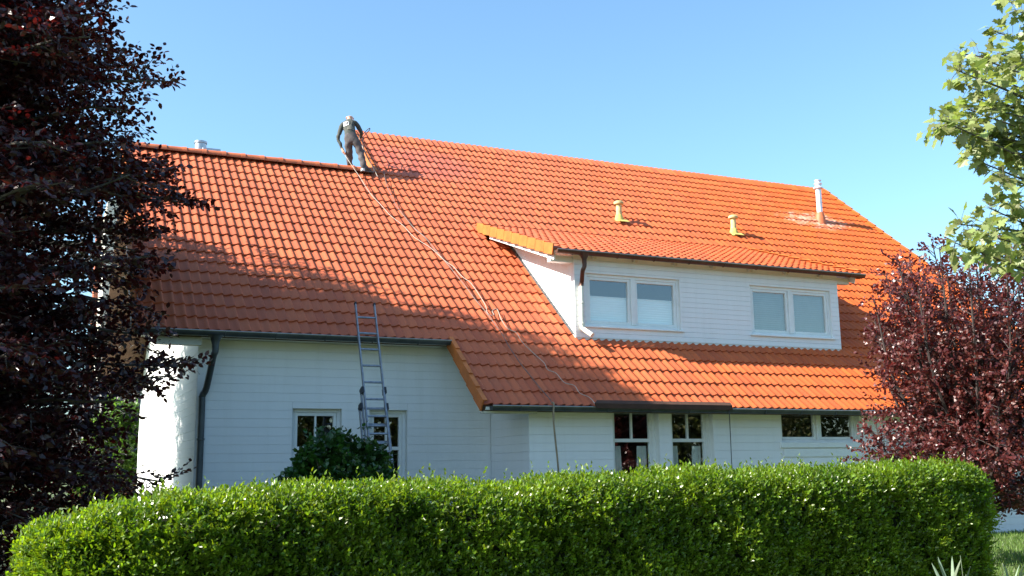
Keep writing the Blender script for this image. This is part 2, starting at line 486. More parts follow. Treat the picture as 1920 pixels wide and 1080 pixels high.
cells = []
for r in range(-5, 26):
    for k in range(KR):
        x = (k + 0.5) * TW
        if r < 0 and k < K_STEP: continue
        if r >= 19 and k < K_UP: continue
        if DX0 + 0.02 < x < DX1 - 0.02 and 1 <= r < 13: continue
        if r == 12 and DRX0 + 0.1 < x < DRX1 - 0.1: continue
        # under the dormer roof, beside the cheeks, the rows stop where that roof comes down on them
        if DRX0 < x < DRX1 and r == 11: continue
        cells.append((k, r))
def cell_size(c):
    P = roofp((c[0] + .5) * TW, (c[1] + .5) * TL)
    d = P - CAM; D = float(d @ Fv)
    px = 960 + FPX * float(d @ Rv) / D
    vis = 1.0 if (px > 285 or c[1] > 16) and px < 1640 else 0.3
    return vis * abs(float(EN @ d)) / D ** 3
cells.sort(key=cell_size, reverse=True)
EX = np.array([1.0, 0, 0])
singles = [c for c in cells if c[1] < 25][:300]
sset = set(singles)
for k, r in singles:
    j = rng.normal(0, 1, 3)
    o = roofp(k * TW + j[0] * 0.0015, r * TL + j[1] * 0.003, j[2] * 0.0015)
    a = rng.normal(0, 0.006)
    ex = EX * math.cos(a) + EV * math.sin(a); ev = EV * math.cos(a) - EX * math.sin(a)
    put("tile", tile_me, roof, frame_m(o, ex, ev, EN))

def field(name, lst, O, ey, en, tv, tf, parent, mat):
    n = len(lst); nv = len(tv)
    V = np.zeros((n, nv, 3)); F = np.zeros((n, len(tf), 4), int)
    for i, (k, r, x0, L_) in enumerate(lst):
        j = rng.normal(0, 1, 3); a = rng.normal(0, 0.006)
        ex2 = EX * math.cos(a) + ey * math.sin(a); ey2 = ey * math.cos(a) - EX * math.sin(a)
        o = O + EX * (x0 + k * TW + j[0] * 0.0015) + ey * (r * L_ + j[1] * 0.003) + en * (j[2] * 0.0015)
        V[i] = o + tv[:, :1] * ex2 + tv[:, 1:2] * ey2 + tv[:, 2:3] * en
        F[i] = tf + i * nv
    me = np_mesh(name, V.reshape(-1, 3), F.reshape(-1, 4), mat, True)
    return tag(put(name, me, parent), kind="stuff")
field("tile_field", [(k, r, 0, TL) for k, r in cells if (k, r) not in sset and r < 25], RO, EV, EN, TV, TF, roof, M['tile'])
field("ridge_course", [(k, r, 0, TL) for k, r in cells if r == 25], RO, EV, EN, UV_, UF, roof, M['tile'])
# wooden batten edge closing the rear of the ridge
# --- verge tiles
def verge_mesh(h=0.20):
    m = MB()
    m.box((-0.030, 0.0, -h), (-0.008, TL - 0.005, 0.028)); m.box((-0.030, 0.0, 0.028), (0.05, TL + 0.02, 0.042))
    o = m.build("verge_tile", M['verge'], None)
    me = o.data; bpy.data.objects.remove(o); return me
vme = verge_mesh(0.17); vme2 = verge_mesh(0.15)
def verge(x, r0, r1, O, ey, en, parent, me, flip=1, L_=TL):
    for r in range(r0, r1):
        a = 0.06
        ey2 = ey * math.cos(a) - en * math.sin(a); en2 = en * math.cos(a) + ey * math.sin(a)
        put("verge_tile", me, parent, frame_m(O + EX * x + ey * (r * L_) + en * 0.012, EX * flip, ey2, en2))
verge(0, 0, 19, RO, EV, EN, roof, vme2)
verge(X_STEP, -5, 0, RO, EV, EN, roof, vme)
verge(X_UP, 19, 26, RO, EV, EN, roof, vme2)
verge(XR, -5, 26, RO, EV, EN, roof, vme2, -1)
# --- ridge tiles of the lower roof
rp = roofp(0, vL)
rm = MB()
ang = [math.radians(a) for a in range(-12, 193, 17)]
for (x0, x1, r) in ((0.0, 0.36, 0.098), (0.36, 0.45, 0.110)):
    ring = []
    for x, rr in ((x0, r), (x1, r + 0.008)):
        ring += [(x, -math.cos(a) * rr * 1.15, math.sin(a) * rr) for a in ang]
    n = len(ang)
    rm.add(ring, [(i, i + 1, n + i + 1, n + i) for i in range(n - 1)] + [tuple(range(n)), tuple(range(2 * n - 1, n - 1, -1))])
o = rm.build("ridge_tile", M['ridge'], None, smooth=True)
rme = o.data; bpy.data.objects.remove(o)
for i in range(14):
    if 0.0 + i * 0.42 > X_UP - 0.3: break
    put("ridge_tile", rme, roof, Matrix.Translation((0.02 + i * 0.42, rp[1] + 0.02, rp[2] - 0.005)) @ Matrix.Rotation(rng.normal(0, 0.006), 4, 'Z'))

# painted boarding under the verge overhangs
for (xa_, xb_, v0_, v1_) in ((0.04, WX0 - 0.02, 0.03, vL - 0.3), (X_STEP + 0.02, WX1 - 0.02, vS + 0.03, -0.15)):
    m = MB(); nb_ = 7
    for i in range(nb_):
        x0_, x1_ = xa_ + (xb_ - xa_) * i / nb_, xa_ + (xb_ - xa_) * (i + 1) / nb_ - 0.006
        a = roofp(0, v0_, -0.175); b = roofp(0, v1_, -0.175); c = roofp(0, v1_, -0.192); d = roofp(0, v0_, -0.192)
        MB().prism([(x0_, a[1], a[2]), (x0_, b[1], b[2]), (x0_, c[1], c[2]), (x0_, d[1], d[2])], (x1_ - x0_, 0, 0)).build("soffit_board", M['soffit'], roof)
# --- walls
def wall_x(m, x0, x1, y0, y1, z0, z1, holes):
    """wall along X between faces y0,y1 with rectangular holes (xa,xb,za,zb)"""
    xs = sorted({x0, x1, *[h[0] for h in holes], *[h[1] for h in holes]})
    for a, b in zip(xs[:-1], xs[1:]):
        hs = sorted([h for h in holes if h[0] <= a + 1e-6 and h[1] >= b - 1e-6], key=lambda h: h[2])
        z = z0
        for h in hs:
            if h[2] > z + 1e-4: m.box((a, y0, z), (b, y1, h[2]))
            z = h[3]
        if z1 > z + 1e-4: m.box((a, y0, z), (b, y1, z1))

def courses_x(parent, x0, x1, y, z0, z1, step, holes, proud=0.018, gap=0.0025, name="siding_board"):
    """horizontal courses in front of a wall face at y, cut out round the openings"""
    n = int(round((z1 - z0) / step)); st = (z1 - z0) / n
    for i in range(n):
        za, zb = z0 + i * st + gap / 2, z0 + (i + 1) * st - gap / 2
        segs = [(x0, x1)]
        extra = []
        for h in holes:
            if h[3] <= za + 0.002 or h[2] >= zb - 0.002: continue
            ns = []
            for a, b in segs:
                if h[1] <= a or h[0] >= b: ns.append((a, b)); continue
                if h[0] > a: ns.append((a, h[0]))
                if h[1] < b: ns.append((h[1], b))
            segs = ns
            if h[2] > za + 0.012: extra.append((h[0], h[1], za, min(h[2], zb)))
            if h[3] < zb - 0.012: extra.append((h[0], h[1], max(h[3], za), zb))
        for a, b, c, d in [(a, b, za, zb) for a, b in segs] + extra:
            if b - a < 0.02 or d - c < 0.01: continue
            e = rng.normal(0, 0.0012)
            MB().box((a + 0.001, y - proud + e, c), (b - 0.001, y - 0.001, d)).build(name, M['board'], parent, bevel=0.0013)

def courses_y(parent, x, y0, y1, z0, z1, step, proud=0.018, gap=0.0025):
    n = int(round((z1 - z0) / step)); st = (z1 - z0) / n
    for i in range(n):
        e = rng.normal(0, 0.0012)
        MB().box((x - proud + e, y0, z0 + i * st + gap / 2), (x - 0.001, y1, z0 + (i + 1) * st - gap / 2)).build("siding_board", M['board'], parent, bevel=0.0013)

W1 = (2.62, 3.47, 0.95, 2.49); W2 = (3.96, 4.65, 0.95, 2.48)
holesL = [W1, W2]
F1 = (7.86, 8.80, 0.35, 2.50); F2 = (9.06, 9.96, 0.35, 2.50); W3 = (11.50, 13.42, 1.86, 2.50)
holesM = [F1, F2, W3]
m = MB(); wall_x(m, WX0 + 0.002, WX1, YL, YL + 0.28, 0, 3.85, holesL)
fwl = m.build("front_wall", M['wall'], house)
tag(fwl, "white left front wall below the higher eave")
courses_x(fwl, WX0 - 0.016, WX1 - 0.02, YL, 0.02, 3.60, 0.142, holesL)
m = MB(); wall_x(m, WX1, WXR, YM, YM + 0.28, 0, 2.60, holesM)
fwm = m.build("front_wall", M['wall'], house)
tag(fwm, "white right front wall below the lower eave")
courses_x(fwm, WX1 - 0.016, WXR, YM, 0.02, 2.56, 0.141, holesM)
m = MB().prism([(WX1 + 0.001, YM + 0.281, 0), (WX1 + 0.001, YL + 0.5, 0), (WX1 + 0.001, YL + 0.5, zroof(YL + .5) - 0.25), (WX1 + 0.001, YM + 0.281, zroof(YM + .28) - 0.25)], (0.28, 0, 0))
rw = m.build("return_wall", M['wall'], house)
courses_y(rw, WX1 + 0.001, YM - 0.001, YL - 0.02, 0.02, 2.56, 0.141)
yb = 11.25
m = MB().prism([(WX0, YL + 0.001, 0), (WX0, yb, 0), (WX0, yb, 3.8), (WX0, roofp(0, vL)[1], roofp(0, vL)[2] - 0.22), (WX0, YL + 0.001, zroof(YL) - 0.22)], (0.28, 0, 0))
gw = m.build("gable_wall", M['wall'], house)
courses_y(gw, WX0, YL + 0.002, yb, 0.02, 3.66, 0.142)
ym2 = 2 * roofp(0, vU)[1] - 0.6
def gable(x):
    return MB().prism([(x, YL + 0.55, 0), (x, 14.6, 0), (x, 14.6, 4.2), (x, roofp(0, vU)[1], roofp(0, vU)[2] - 0.30), (x, YL + 0.55, zroof(YL + 0.55) - 0.30)], (0.28, 0, 0))
gable(WX1 + 0.002).build("gable_wall", M['wall'], house)
MB().prism([(WXR, YM, 0), (WXR, 14.6, 0), (WXR, 14.6, 4.2), (WXR, roofp(0, vU)[1], roofp(0, vU)[2] - 0.22), (WXR, YM, zroof(YM) - 0.22)], (0.28, 0, 0)).build("gable_wall", M['wall'], house)
MB().box((WX0 + 0.29, 10.95, 0), (WX1, 11.249, 3.8)).box((WX1 + 0.29, 14.3, 0), (WXR - 0.001, 14.599, 4.2)).build("rear_wall", M['wall'], house)
# rooms behind the glass: floor, partition and storey floor
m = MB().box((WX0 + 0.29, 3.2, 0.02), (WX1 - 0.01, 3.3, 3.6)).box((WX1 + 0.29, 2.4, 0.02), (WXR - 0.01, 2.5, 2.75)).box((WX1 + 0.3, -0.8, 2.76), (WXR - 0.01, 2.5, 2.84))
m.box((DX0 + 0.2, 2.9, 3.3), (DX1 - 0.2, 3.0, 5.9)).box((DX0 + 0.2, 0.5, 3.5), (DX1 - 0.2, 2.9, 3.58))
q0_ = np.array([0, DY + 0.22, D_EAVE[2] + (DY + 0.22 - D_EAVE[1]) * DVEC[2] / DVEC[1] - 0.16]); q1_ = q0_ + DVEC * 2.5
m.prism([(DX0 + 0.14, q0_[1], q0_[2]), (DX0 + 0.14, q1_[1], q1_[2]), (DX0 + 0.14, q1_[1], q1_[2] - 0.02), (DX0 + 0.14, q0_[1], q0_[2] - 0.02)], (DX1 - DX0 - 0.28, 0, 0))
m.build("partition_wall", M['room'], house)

# --- eaves: soffit, gutter, brackets
def gutter(x0, x1, y, z, r, mat, name, edge=None):
    g = MB()
    n = 9
    for rr, sgn in ((r, 1), (r - 0.006, -1)):
        ring = [(x, y - math.cos(math.pi * k / (n - 1)) * rr, z - math.sin(math.pi * k / (n - 1)) * rr) for x in (x0, x1) for k in range(n)]
        g.add(ring, [(i, i + 1, n + i + 1, n + i)[::sgn] for i in range(n - 1)])
    for x, s in ((x0, 1), (x1, -1)):
        g.add([(x, y - math.cos(math.pi * k / (n - 1)) * r, z - math.sin(math.pi * k / (n - 1)) * r) for k in range(n)], [tuple(range(n))[::s]])
    o = g.build(name, mat, house, smooth=True)
    bead = MB().tube([(x0, y - r, z + 0.004), (x1, y - r, z + 0.004)], 0.011, 6)
    bead.build("gutter_bead", edge or mat, o)
    x = x0 + 0.5
    while x < x1:
        b = MB()
        b.tube([(x, y - math.cos(a) * (r + 0.005), z - math.sin(a) * (r + 0.005)) for a in [math.pi * k / 8 for k in range(9)]], 0.008, 4)
        b.build("gutter_bracket", mat, o)
        x += 0.82
    return o
GL = gutter(0.06, X_STEP - 0.02, -0.055, G0 - 0.055, 0.072, M['zinc'], "gutter", M['zinc_l'])
ze = roofp(0, vS)
GM = gutter(X_STEP + 0.10, XR - 0.05, ze[1] - 0.055, ze[2] - 0.055, 0.072, M['zinc'], "gutter", M['zinc_l'])
GD = gutter(DRX0 + 0.02, DRX1 + 0.05, D_EAVE[1] - 0.05, D_EAVE[2] - 0.075, 0.066, M['copper'], "dormer_gutter", M['zinc_l'])
# soffits: boarded underside of the eaves and verges
m = MB()
m.box((0.10, 0.06, G0 - 0.115), (X_STEP - 0.05, YL - 0.02, G0 - 0.10))
m.box((0.10, 0.04, G0 - 0.115), (X_STEP - 0.05, 0.06, G0 - 0.07))
m.build("soffit", M['soffit'], house)
m = MB()
m.box((X_STEP + 0.05, ze[1] + 0.06, ze[2] - 0.11), (XR - 0.06, YM - 0.02, ze[2] - 0.09))
m.box((X_STEP + 0.05, ze[1] + 0.04, ze[2] - 0.11), (XR - 0.06, ze[1] + 0.06, ze[2] - 0.06))
m.build("soffit", M['soffit'], house)
m = MB()
for i, x in enumerate(np.arange(X_STEP + 1.0, XR - 1.5, 1.35)):
    pass
MB().box((X_STEP + 0.03, ze[1] + 0.10, ze[2] - 0.16), (X_STEP + 1.0, ze[1] + 0.24, ze[2] - 0.125)).build("purlin_end", M['soffit'], house)
MB().box((0.35, 0.12, G0 - 0.26), (WX0 - 0.02, 0.28, G0 - 0.12)).build("purlin_end", M['soffit'], house)

# --- windows
def window(x0, x1, z0, z1, y, bars, depth=0.09, fw=0.06, sill=True, blinds=None, curtains=False, name="window", sashes=None, sill_drop=0.03, label=None, tilt=False):
    """frame set into an opening; sashes: list of (xa,xb) fractions; bars: list of ('h'|'v', fraction, sash index, lo, hi)"""
    f = MB()
    ya, yb2 = y + depth, y + depth + 0.07
    f.box((x0, ya, z0), (x0 + fw, yb2, z1)); f.box((x1 - fw, ya, z0), (x1, yb2, z1))
    f.box((x0 + fw, ya, z1 - fw), (x1 - fw, yb2, z1)); f.box((x0 + fw, ya, z0), (x1 - fw, yb2, z0 + fw))
    root = f.build(name, M['trim'], house, bevel=0.004)
    if label: tag(root, label)
    ix0, ix1, iz0, iz1 = x0 + fw, x1 - fw, z0 + fw, z1 - fw
    sashes = sashes or [(0, 1)]
    if len(sashes) > 1:
        for (a, b), (c, d) in zip(sashes[:-1], sashes[1:]):
            MB().box((ix0 + b * (ix1 - ix0), ya - 0.012, iz0), (ix0 + c * (ix1 - ix0), yb2 - 0.01, iz1)).build("mullion", M['trim'], root, bevel=0.003)
    for si, (a, b) in enumerate(sashes):
        sx0, sx1 = ix0 + a * (ix1 - ix0) + 0.002, ix0 + b * (ix1 - ix0) - 0.002
        s = MB(); w = 0.055; yy0, yy1 = ya + 0.012, yb2 + 0.01
        sz0, sz1 = iz0 + 0.002, iz1 - 0.002
        s.box((sx0, yy0, sz0), (sx0 + w, yy1, sz1)); s.box((sx1 - w, yy0, sz0), (sx1, yy1, sz1))
        s.box((sx0 + w, yy0, sz1 - w), (sx1 - w, yy1, sz1)); s.box((sx0 + w, yy0, sz0), (sx1 - w, yy1, sz0 + w))
        so = s.build("sash", M['trim'], root, bevel=0.004)
        gx0, gx1, gz0, gz1 = sx0 + w, sx1 - w, sz0 + w, sz1 - w
        yg = (yy0 + yy1) / 2
        panes = [(gx0, gx1, gz0, gz1)]
        for (kind, fr) in bars:
            if kind == 'h':
                zz = gz0 + fr * (gz1 - gz0)
                MB().box((gx0, yy0 + 0.004, zz - 0.03), (gx1, yy1 - 0.004, zz + 0.03)).build("transom", M['trim'], root, bevel=0.003)
                panes = [(gx0, gx1, gz0, zz - 0.03), (gx0, gx1, zz + 0.03, gz1)]
            else:
                p_ = panes.pop()
                xx = p_[0] + fr * (p_[1] - p_[0])
                MB().box((xx - 0.016, yy0 + 0.006, p_[2]), (xx + 0.016, yy1 - 0.006, p_[3])).build("glazing_bar", M['trim'], root, bevel=0.003)
                panes += [(p_[0], xx - 0.016, p_[2], p_[3]), (xx + 0.016, p_[1], p_[2], p_[3])]
        for (a_, b_, c_, d_) in panes:
            MB().add([(a_, yg, c_), (b_, yg, c_), (b_, yg, d_), (a_, yg, d_)], [(0, 1, 2, 3)]).build("pane", M['glass'], root)
        if blinds:
            mat, frac = blinds
            zt = gz0 + frac * (gz1 - gz0); yq = yy1 + 0.02
            nn = max(6, int((zt - gz0) / 0.022)); vs = []; fs = []
            for i in range(nn + 1):
                zz = gz0 - 0.01 + (zt - gz0 + 0.01) * i / nn; dy = 0.0025 * (i % 2)
                vs += [(gx0 - 0.01, yq + dy, zz), (gx1 + 0.01, yq + dy, zz)]
            for i in range(nn): fs.append((2 * i, 2 * i + 1, 2 * i + 3, 2 * i + 2))
            bo = MB().add(vs, fs).build("pleated_blind", mat, root)
            MB().box((gx0 - 0.008, yq - 0.010, zt), (gx1 + 0.008, yq + 0.014, zt + 0.018)).build("blind_rail", M['trim'], root)
        if curtains:
            for side in (0, 1):
                vs = []; fs = []; nn = 14
                for i in range(nn + 1):
                    t = i / nn
                    wtop = 0.26 * (gx1 - gx0); wbot = 0.34 * (gx1 - gx0)
                    for zz, ww in ((gz0 + 0.70 * (gz1 - gz0), wtop), (gz0, wbot)):
                        xx = gx0 + t * ww if side == 0 else gx1 - t * ww
                        vs.append((xx, yy1 + 0.05 + 0.02 * math.sin(i * 1.9), zz))
                for i in range(nn): fs.append((2 * i, 2 * i + 1, 2 * i + 3, 2 * i + 2))
                MB().add(vs, fs).build("curtain", M['curtain'], root, smooth=True)
    if sill:
        MB().box((x0 - 0.05, y - 0.06, z0 - sill_drop), (x1 + 0.05, y + depth + 0.01, z0 - 0.001)).build("sill", M['trim'], root, bevel=0.004)
    return root

window(*W1, YL, [('h', 0.58), ('v', 0.5)], label="left ground floor window partly behind the green bush")
window(*W2, YL, [('h', 0.58), ('v', 0.5)], label="ground floor window behind the ladder")
window(*F1, YM, [('h', 0.75), ('v', 0.5)], curtains=True, sill=False, depth=0.12, label="left tall curtained window under the lower eave")
window(*F2, YM, [('h', 0.75), ('v', 0.5)], curtains=True, sill=False, depth=0.12, label="right tall curtained window under the lower eave")
window(*W3, YM, [], sashes=[(0, 0.48), (0.52, 1)], sill_drop=0.10, depth=0.08, fw=0.05, label="low wide two part window at the right of the lower wall")
MB().box((W3[0] + 0.02, YM - 0.035, W3[2] - 0.27), (W3[1] + 0.22, YM - 0.019, W3[2] - 0.115)).build("sill_panel", M['trim'], house, bevel=0.003)

# --- dormer
DWA = (8.13, 10.26, 4.10, 5.13); DWB = (11.98, 14.10, 4.10, 5.13)
zb0 = zroof(DY) - 0.03
dz1 = D_EAVE[2] + (DY - D_EAVE[1]) * DVEC[2] / DVEC[1] - 0.145
m = MB(); wall_x(m, DX0 + 0.002, DX1 - 0.002, DY, DY + 0.2, zb0 - 0.1, dz1, [DWA, DWB])
for x, s in ((DX0, 1), (DX1 - 0.12, 1)):
    ys = [DY + 0.201, 3.6]
    m.prism([(x, DY + 0.201, zroof(DY + .2) - 0.12), (x, 3.75, zroof(3.75) - 0.12), (x, DY + 0.201, dz1 + 0.02)], (0.12, 0, 0))
dormer = m.build("dormer", M['wall'], house)
tag(dormer, "long shed dormer with white boarding and two windows")
courses_x(dormer, DX0 - 0.014, DX1 + 0.014, DY, zb0 + 0.02, dz1, 0.1005, [DWA, DWB], proud=0.016, gap=0.004)
# vertical boards on the two cheeks
def droof(y): return D_EAVE[2] + (y - D_EAVE[1]) * DVEC[2] / DVEC[1]
for x, sg in ((DX0, -1), (DX1, 1)):
    y = DY + 0.002
    while y < 3.35:
        y2 = y + 0.104
        za, zc = zroof(y) - 0.02, zroof(y2) - 0.02
        t0, t1 = droof(y) - 0.17, droof(y2) - 0.17
        if t1 - zc > 0.03:
            xa, xb = (x - 0.016, x - 0.001) if sg < 0 else (x + 0.001, x + 0.016)
            MB().prism([(xa, y, za), (xa, y2, zc), (xa, y2, t1), (xa, y, t0)], (xb - xa, 0, 0)).build("cheek_board", M['board'], dormer, bevel=0.002)
        y += 0.110
window(*DWA, DY, [], sashes=[(0, 0.475), (0.525, 1)], blinds=(M['blind'], 0.60), depth=0.03, label="left dormer window with half raised pale blinds")
window(*DWB, DY, [], sashes=[(0, 0.475), (0.525, 1)], blinds=(M['blind2'], 1.0), depth=0.03, label="right dormer window with closed grey blinds")
# dormer roof
m = MB()
def dpt(x, v, n): return D_EAVE + np.array([x, 0, 0]) + DVEC * v + DNRM * n
a, b, c, d = (dpt(DRX0 + 0.03, 0.02, -0.07), dpt(DRX0 + 0.03, DLEN + 0.02, -0.07), dpt(DRX0 + 0.03, DLEN - 0.2, -0.13), dpt(DRX0 + 0.03, 0.02, -0.13))
m.prism([a, b, c, d], (DRX1 - DRX0 - 0.06, 0, 0))
droo = m.build("dormer_roof", M['soffit'], house)
nrow = 11; DL = DLEN / 10.65
field("tile_field", [(k, r, DRX0, DL) for r in range(nrow) for k in range(45)], D_EAVE, DVEC, DNRM, TV, TF, droo, M['tile'])
verge(DRX0, 0, 10, D_EAVE, DVEC, DNRM, droo, vme, 1, DL)
verge(DRX1, 0, 10, D_EAVE, DVEC, DNRM, droo, vme, -1, DL)
MB().prism([dpt(DRX0 + 0.05, 0.05, -0.14), dpt(DRX0 + 0.05, DLEN - 0.9, -0.14), dpt(DRX0 + 0.05, DLEN - 0.9, -0.24), dpt(DRX0 + 0.05, 0.05, -0.26)], (0.03, 0, 0)).build("barge_board", M['trim'], droo)
MB().prism([dpt(DRX1 - 0.08, 0.05, -0.14), dpt(DRX1 - 0.08, DLEN - 0.9, -0.14), dpt(DRX1 - 0.08, DLEN - 0.9, -0.24), dpt(DRX1 - 0.08, 0.05, -0.26)], (0.03, 0, 0)).build("barge_board", M['trim'], droo)
for xa, xb in ((DRX0 + 0.04, DX0 - 0.018), (DX1 + 0.018, DRX1 - 0.10)):
    MB().box((xa, DY + 0.02, dz1 - 0.17), (xb, DY + 0.16, dz1 - 0.04)).build("purlin_end", M['trim'], dormer, bevel=0.006)
for x in np.arange(DX0 + 0.35, DX1, 0.92):
    MB().prism([dpt(x, 0.06, -0.135), dpt(x, 0.30, -0.135), dpt(x, 0.30, -0.20), dpt(x, 0.06, -0.19)], (0.07, 0, 0)).build("rafter_tail", M['soffit'], dormer)
# lead strip flashing along the left cheek and apron below the front wall
m = MB()
for i in range(24):
    v0, v1 = (0.8 + i * 0.43) * TL, (0.8 + i * 0.43 + 0.45) * TL
    if v1 > 11.2 * TL: break
    q = [roofp(DX0 - 0.075, v0, 0.030), roofp(DX0 - 0.018, v0, 0.034), roofp(DX0 - 0.018, v1, 0.028), roofp(DX0 - 0.075, v1, 0.024)]
    m.prism(q, EN * 0.006)
m.build("flashing", M['zinc'], dormer)

# --- downpipes
P0 = at(405, 622, Y=-0.06); P1 = at(405, 655, Y=-0.04); P2 = at(380, 725, Y=YL - 0.09)
def curve_pts(ctrl, n=8):
    out = []
    c = [np.array(q, float) for q in ctrl]
    c = [2 * c[0] - c[1]] + c + [2 * c[-1] - c[-2]]
    for i in range(1, len(c) - 2):
        for k in range(n):
            t = k / n
            out.append(0.5 * ((2 * c[i]) + (-c[i - 1] + c[i + 1]) * t + (2 * c[i - 1] - 5 * c[i] + 4 * c[i + 1] - c[i + 2]) * t * t + (-c[i - 1] + 3 * c[i] - 3 * c[i + 1] + c[i + 2]) * t ** 3))
    out.append(c[-2]); return out
xp = P0[0]; xq = P2[0]
dp = MB()
path = curve_pts([(xp, -0.055, G0 - 0.10), (xp, -0.055, G0 - 0.36), (xp - 0.02, -0.0, G0 - 0.46), (xq + 0.05, YL - 0.16, G0 - 0.92), (xq, YL - 0.09, G0 - 1.06), (xq, YL - 0.09, G0 - 1.3), (xq, YL - 0.09, 0.0)], 6)
dp.tube(path, 0.053, 12)
dpo = dp.build("downpipe", M['zinc'], house, smooth=True)
MB().lathe((xp, -0.055, G0 - 0.36), [(0.056, 0.0), (0.058, 0.10), (0.085, 0.20), (0.13, 0.245)], 14).build("hopper", M['zinc'], dpo, smooth=True)
for z in (G0 - 1.75, G0 - 3.0):
    MB().lathe((xq, YL - 0.09, z), [(0.054, -0.02), (0.063, -0.015), (0.063, 0.015), (0.054, 0.02)], 12).build("pipe_clip", M['zinc'], dpo)
Q0 = at(1094, 480, Y=-0.05); Q1 = at(1089, 530, Y=DY - 0.06)
dp = MB()
qx, qx2 = Q0[0], at(1090, 560, Y=DY - 0.07)[0]
zq = D_EAVE[2]
up = curve_pts([(qx, -0.08, zq - 0.12), (qx, -0.08, zq - 0.34), (qx - 0.02, -0.04, zq - 0.44), (qx2 + 0.01, DY - 0.085, zq - 0.62), (qx2, DY - 0.075, zq - 0.72)], 6)
MB().tube(up, 0.042, 12).build("downpipe", M['copper'], house, smooth=True)
lo = curve_pts([(qx2, DY - 0.075, zq - 0.70), (qx2, DY - 0.075, zq - 1.0), (qx2, DY - 0.075, zq - 1.45), (qx2 + 0.02, DY - 0.10, zroof(DY) + 0.14), (qx2 + 0.09, DY - 0.30, zroof(DY) - 0.0)], 6)
dpo = MB().tube(lo, 0.046, 12).build("downpipe", M['pipe_c'], house, smooth=True)
tag(dpo, "cream lower length of the dormer downpipe")
for z in (zq - 1.02, zq - 1.42):
    MB().lathe((qx2, DY - 0.075, z), [(0.047, -0.015), (0.055, -0.012), (0.055, 0.012), (0.047, 0.015)], 12).build("pipe_clip", M['pipe_c'], dpo)
MB().lathe((qx, -0.08, zq - 0.30), [(0.044, 0.0), (0.046, 0.08), (0.10, 0.19)], 12).build("hopper", M['copper'], house, smooth=True)

# --- vents and flue on the roof
def vent(px, py):
    P = on_roof(px, py, 0.0)
    base = MB().lathe((P[0], P[1], P[2] - 0.10), [(0.13, 0.0), (0.115, 0.08), (0.09, 0.19), (0.08, 0.21)], 14)
    vv = (P - RO) @ EV
    base.prism([roofp(P[0] - 0.10, vv - 0.20, 0.030), roofp(P[0] + 0.20, vv - 0.20, 0.030), roofp(P[0] + 0.16, vv - 0.06, 0.03), roofp(P[0] - 0.10, vv - 0.06, 0.03)], EN * 0.015)
    o = base.build("vent_pipe", M['lichen'], house, smooth=True)
    MB().lathe((P[0], P[1], P[2] + 0.10), [(0.076, 0.0), (0.072, 0.06), (0.072, 0.29)], 14).build("pipe_shaft", M['pipe_y'], o, smooth=True)
    MB().lathe((P[0], P[1], P[2] + 0.36), [(0.07, 0.0), (0.125, 0.02), (0.128, 0.07), (0.10, 0.095), (0.03, 0.10)], 16).build("vent_cap", M['pipe_y'], o, smooth=True)
    return o
tag(vent(1161, 411), "left yellowed vent pipe above the dormer")
tag(vent(1376, 436), "right yellowed vent pipe above the dormer")
P = on_roof(1538, 412)
fo = MB().lathe((P[0], P[1], P[2] - 0.15), [(0.17, 0.0), (0.14, 0.22), (0.11, 0.34), (0.10, 0.36)], 16).build("flue", M['ridge'], house, smooth=True)
MB().lathe((P[0], P[1], P[2] + 0.18), [(0.082, 0.0), (0.082, 0.80)], 16).build("flue_pipe", M['flue'], fo, smooth=True)
MB().lathe((P[0], P[1], P[2] + 0.90), [(0.084, 0.0), (0.14, 0.03), (0.14, 0.05), (0.085, 0.10), (0.085, 0.14), (0.115, 0.16), (0.115, 0.18), (0.08, 0.20), (0.08, 0.25), (0.10, 0.265), (0.10, 0.28)], 16).build("flue_cap", M['flue'], fo, smooth=True)
C = at(376, 276, Y=6.35)
co = MB().lathe((C[0], C[1], C[2] - 0.8), [(0.13, 0.0), (0.13, 0.87), (0.145, 0.88), (0.145, 0.925), (0.10, 0.93)], 16).build("chimney_pipe", M['zinc_l'], house, smooth=True)
MB().box((C[0] + 0.02, C[1] - 0.2, C[2] - 0.5), (C[0] + 0.42, C[1] + 0.25, C[2] - 0.055)).build("chimney_cover", M['zinc_l'], house, bevel=0.01)

# ------------------------------------------------------------------ loose things on the roof
def lay(pts, n):
    return curve_pts([on_roof(x, y, n + 0.004 * math.sin(i * 2.1)) for i, (x, y) in enumerate(pts)], 5)
hand_l = at(644.5, 285, Y=5.90)
pale = [(676, 334), (693, 361), (714, 384), (732, 404), (756, 423), (776, 444), (809, 466), (833, 488), (850, 500), (866, 518), (882, 530), (896, 549), (910, 572), (914, 587), (921, 591), (926, 590), (923, 583), (932, 580), (940, 599), (952, 616), (968, 624), (979, 641), (1000, 662), (1020, 680), (1027, 693), (1043, 700), (1058, 717), (1077, 723), (1087, 737), (1105, 745), (1116, 757)]
pp = lay(pale, 0.045)
drop = curve_pts([hand_l, hand_l + np.array([0.03, -0.03, -0.09]), (hand_l + pp[0]) / 2 + np.array([0, 0, -0.02]), pp[0]], 5)
tag(MB().tube(drop[:-1] + pp, 0.0068, 6).build("hose", M['hose_p'], smooth=True), "pale hose winding from the worker's hand down the tiles", "hose")
dark = [(719, 319), (725, 346), (741, 382), (758, 405), (776, 427), (796, 444), (812, 463), (827, 481), (843, 500), (861, 522), (876, 541), (890, 560), (907, 580), (924, 602), (940, 624), (954, 649), (968, 670), (980, 687), (993, 703), (1013, 728), (1030, 747), (1035, 757)]
dd = lay(dark, 0.042)
g = dd[-1]
ge = np.array([g[0], ze[1] - 0.14, ze[2] - 0.02])
gz = at(1038, 790, Y=ze[1] - 0.16); gb = at(1046, 870, Y=ze[1] - 0.18)
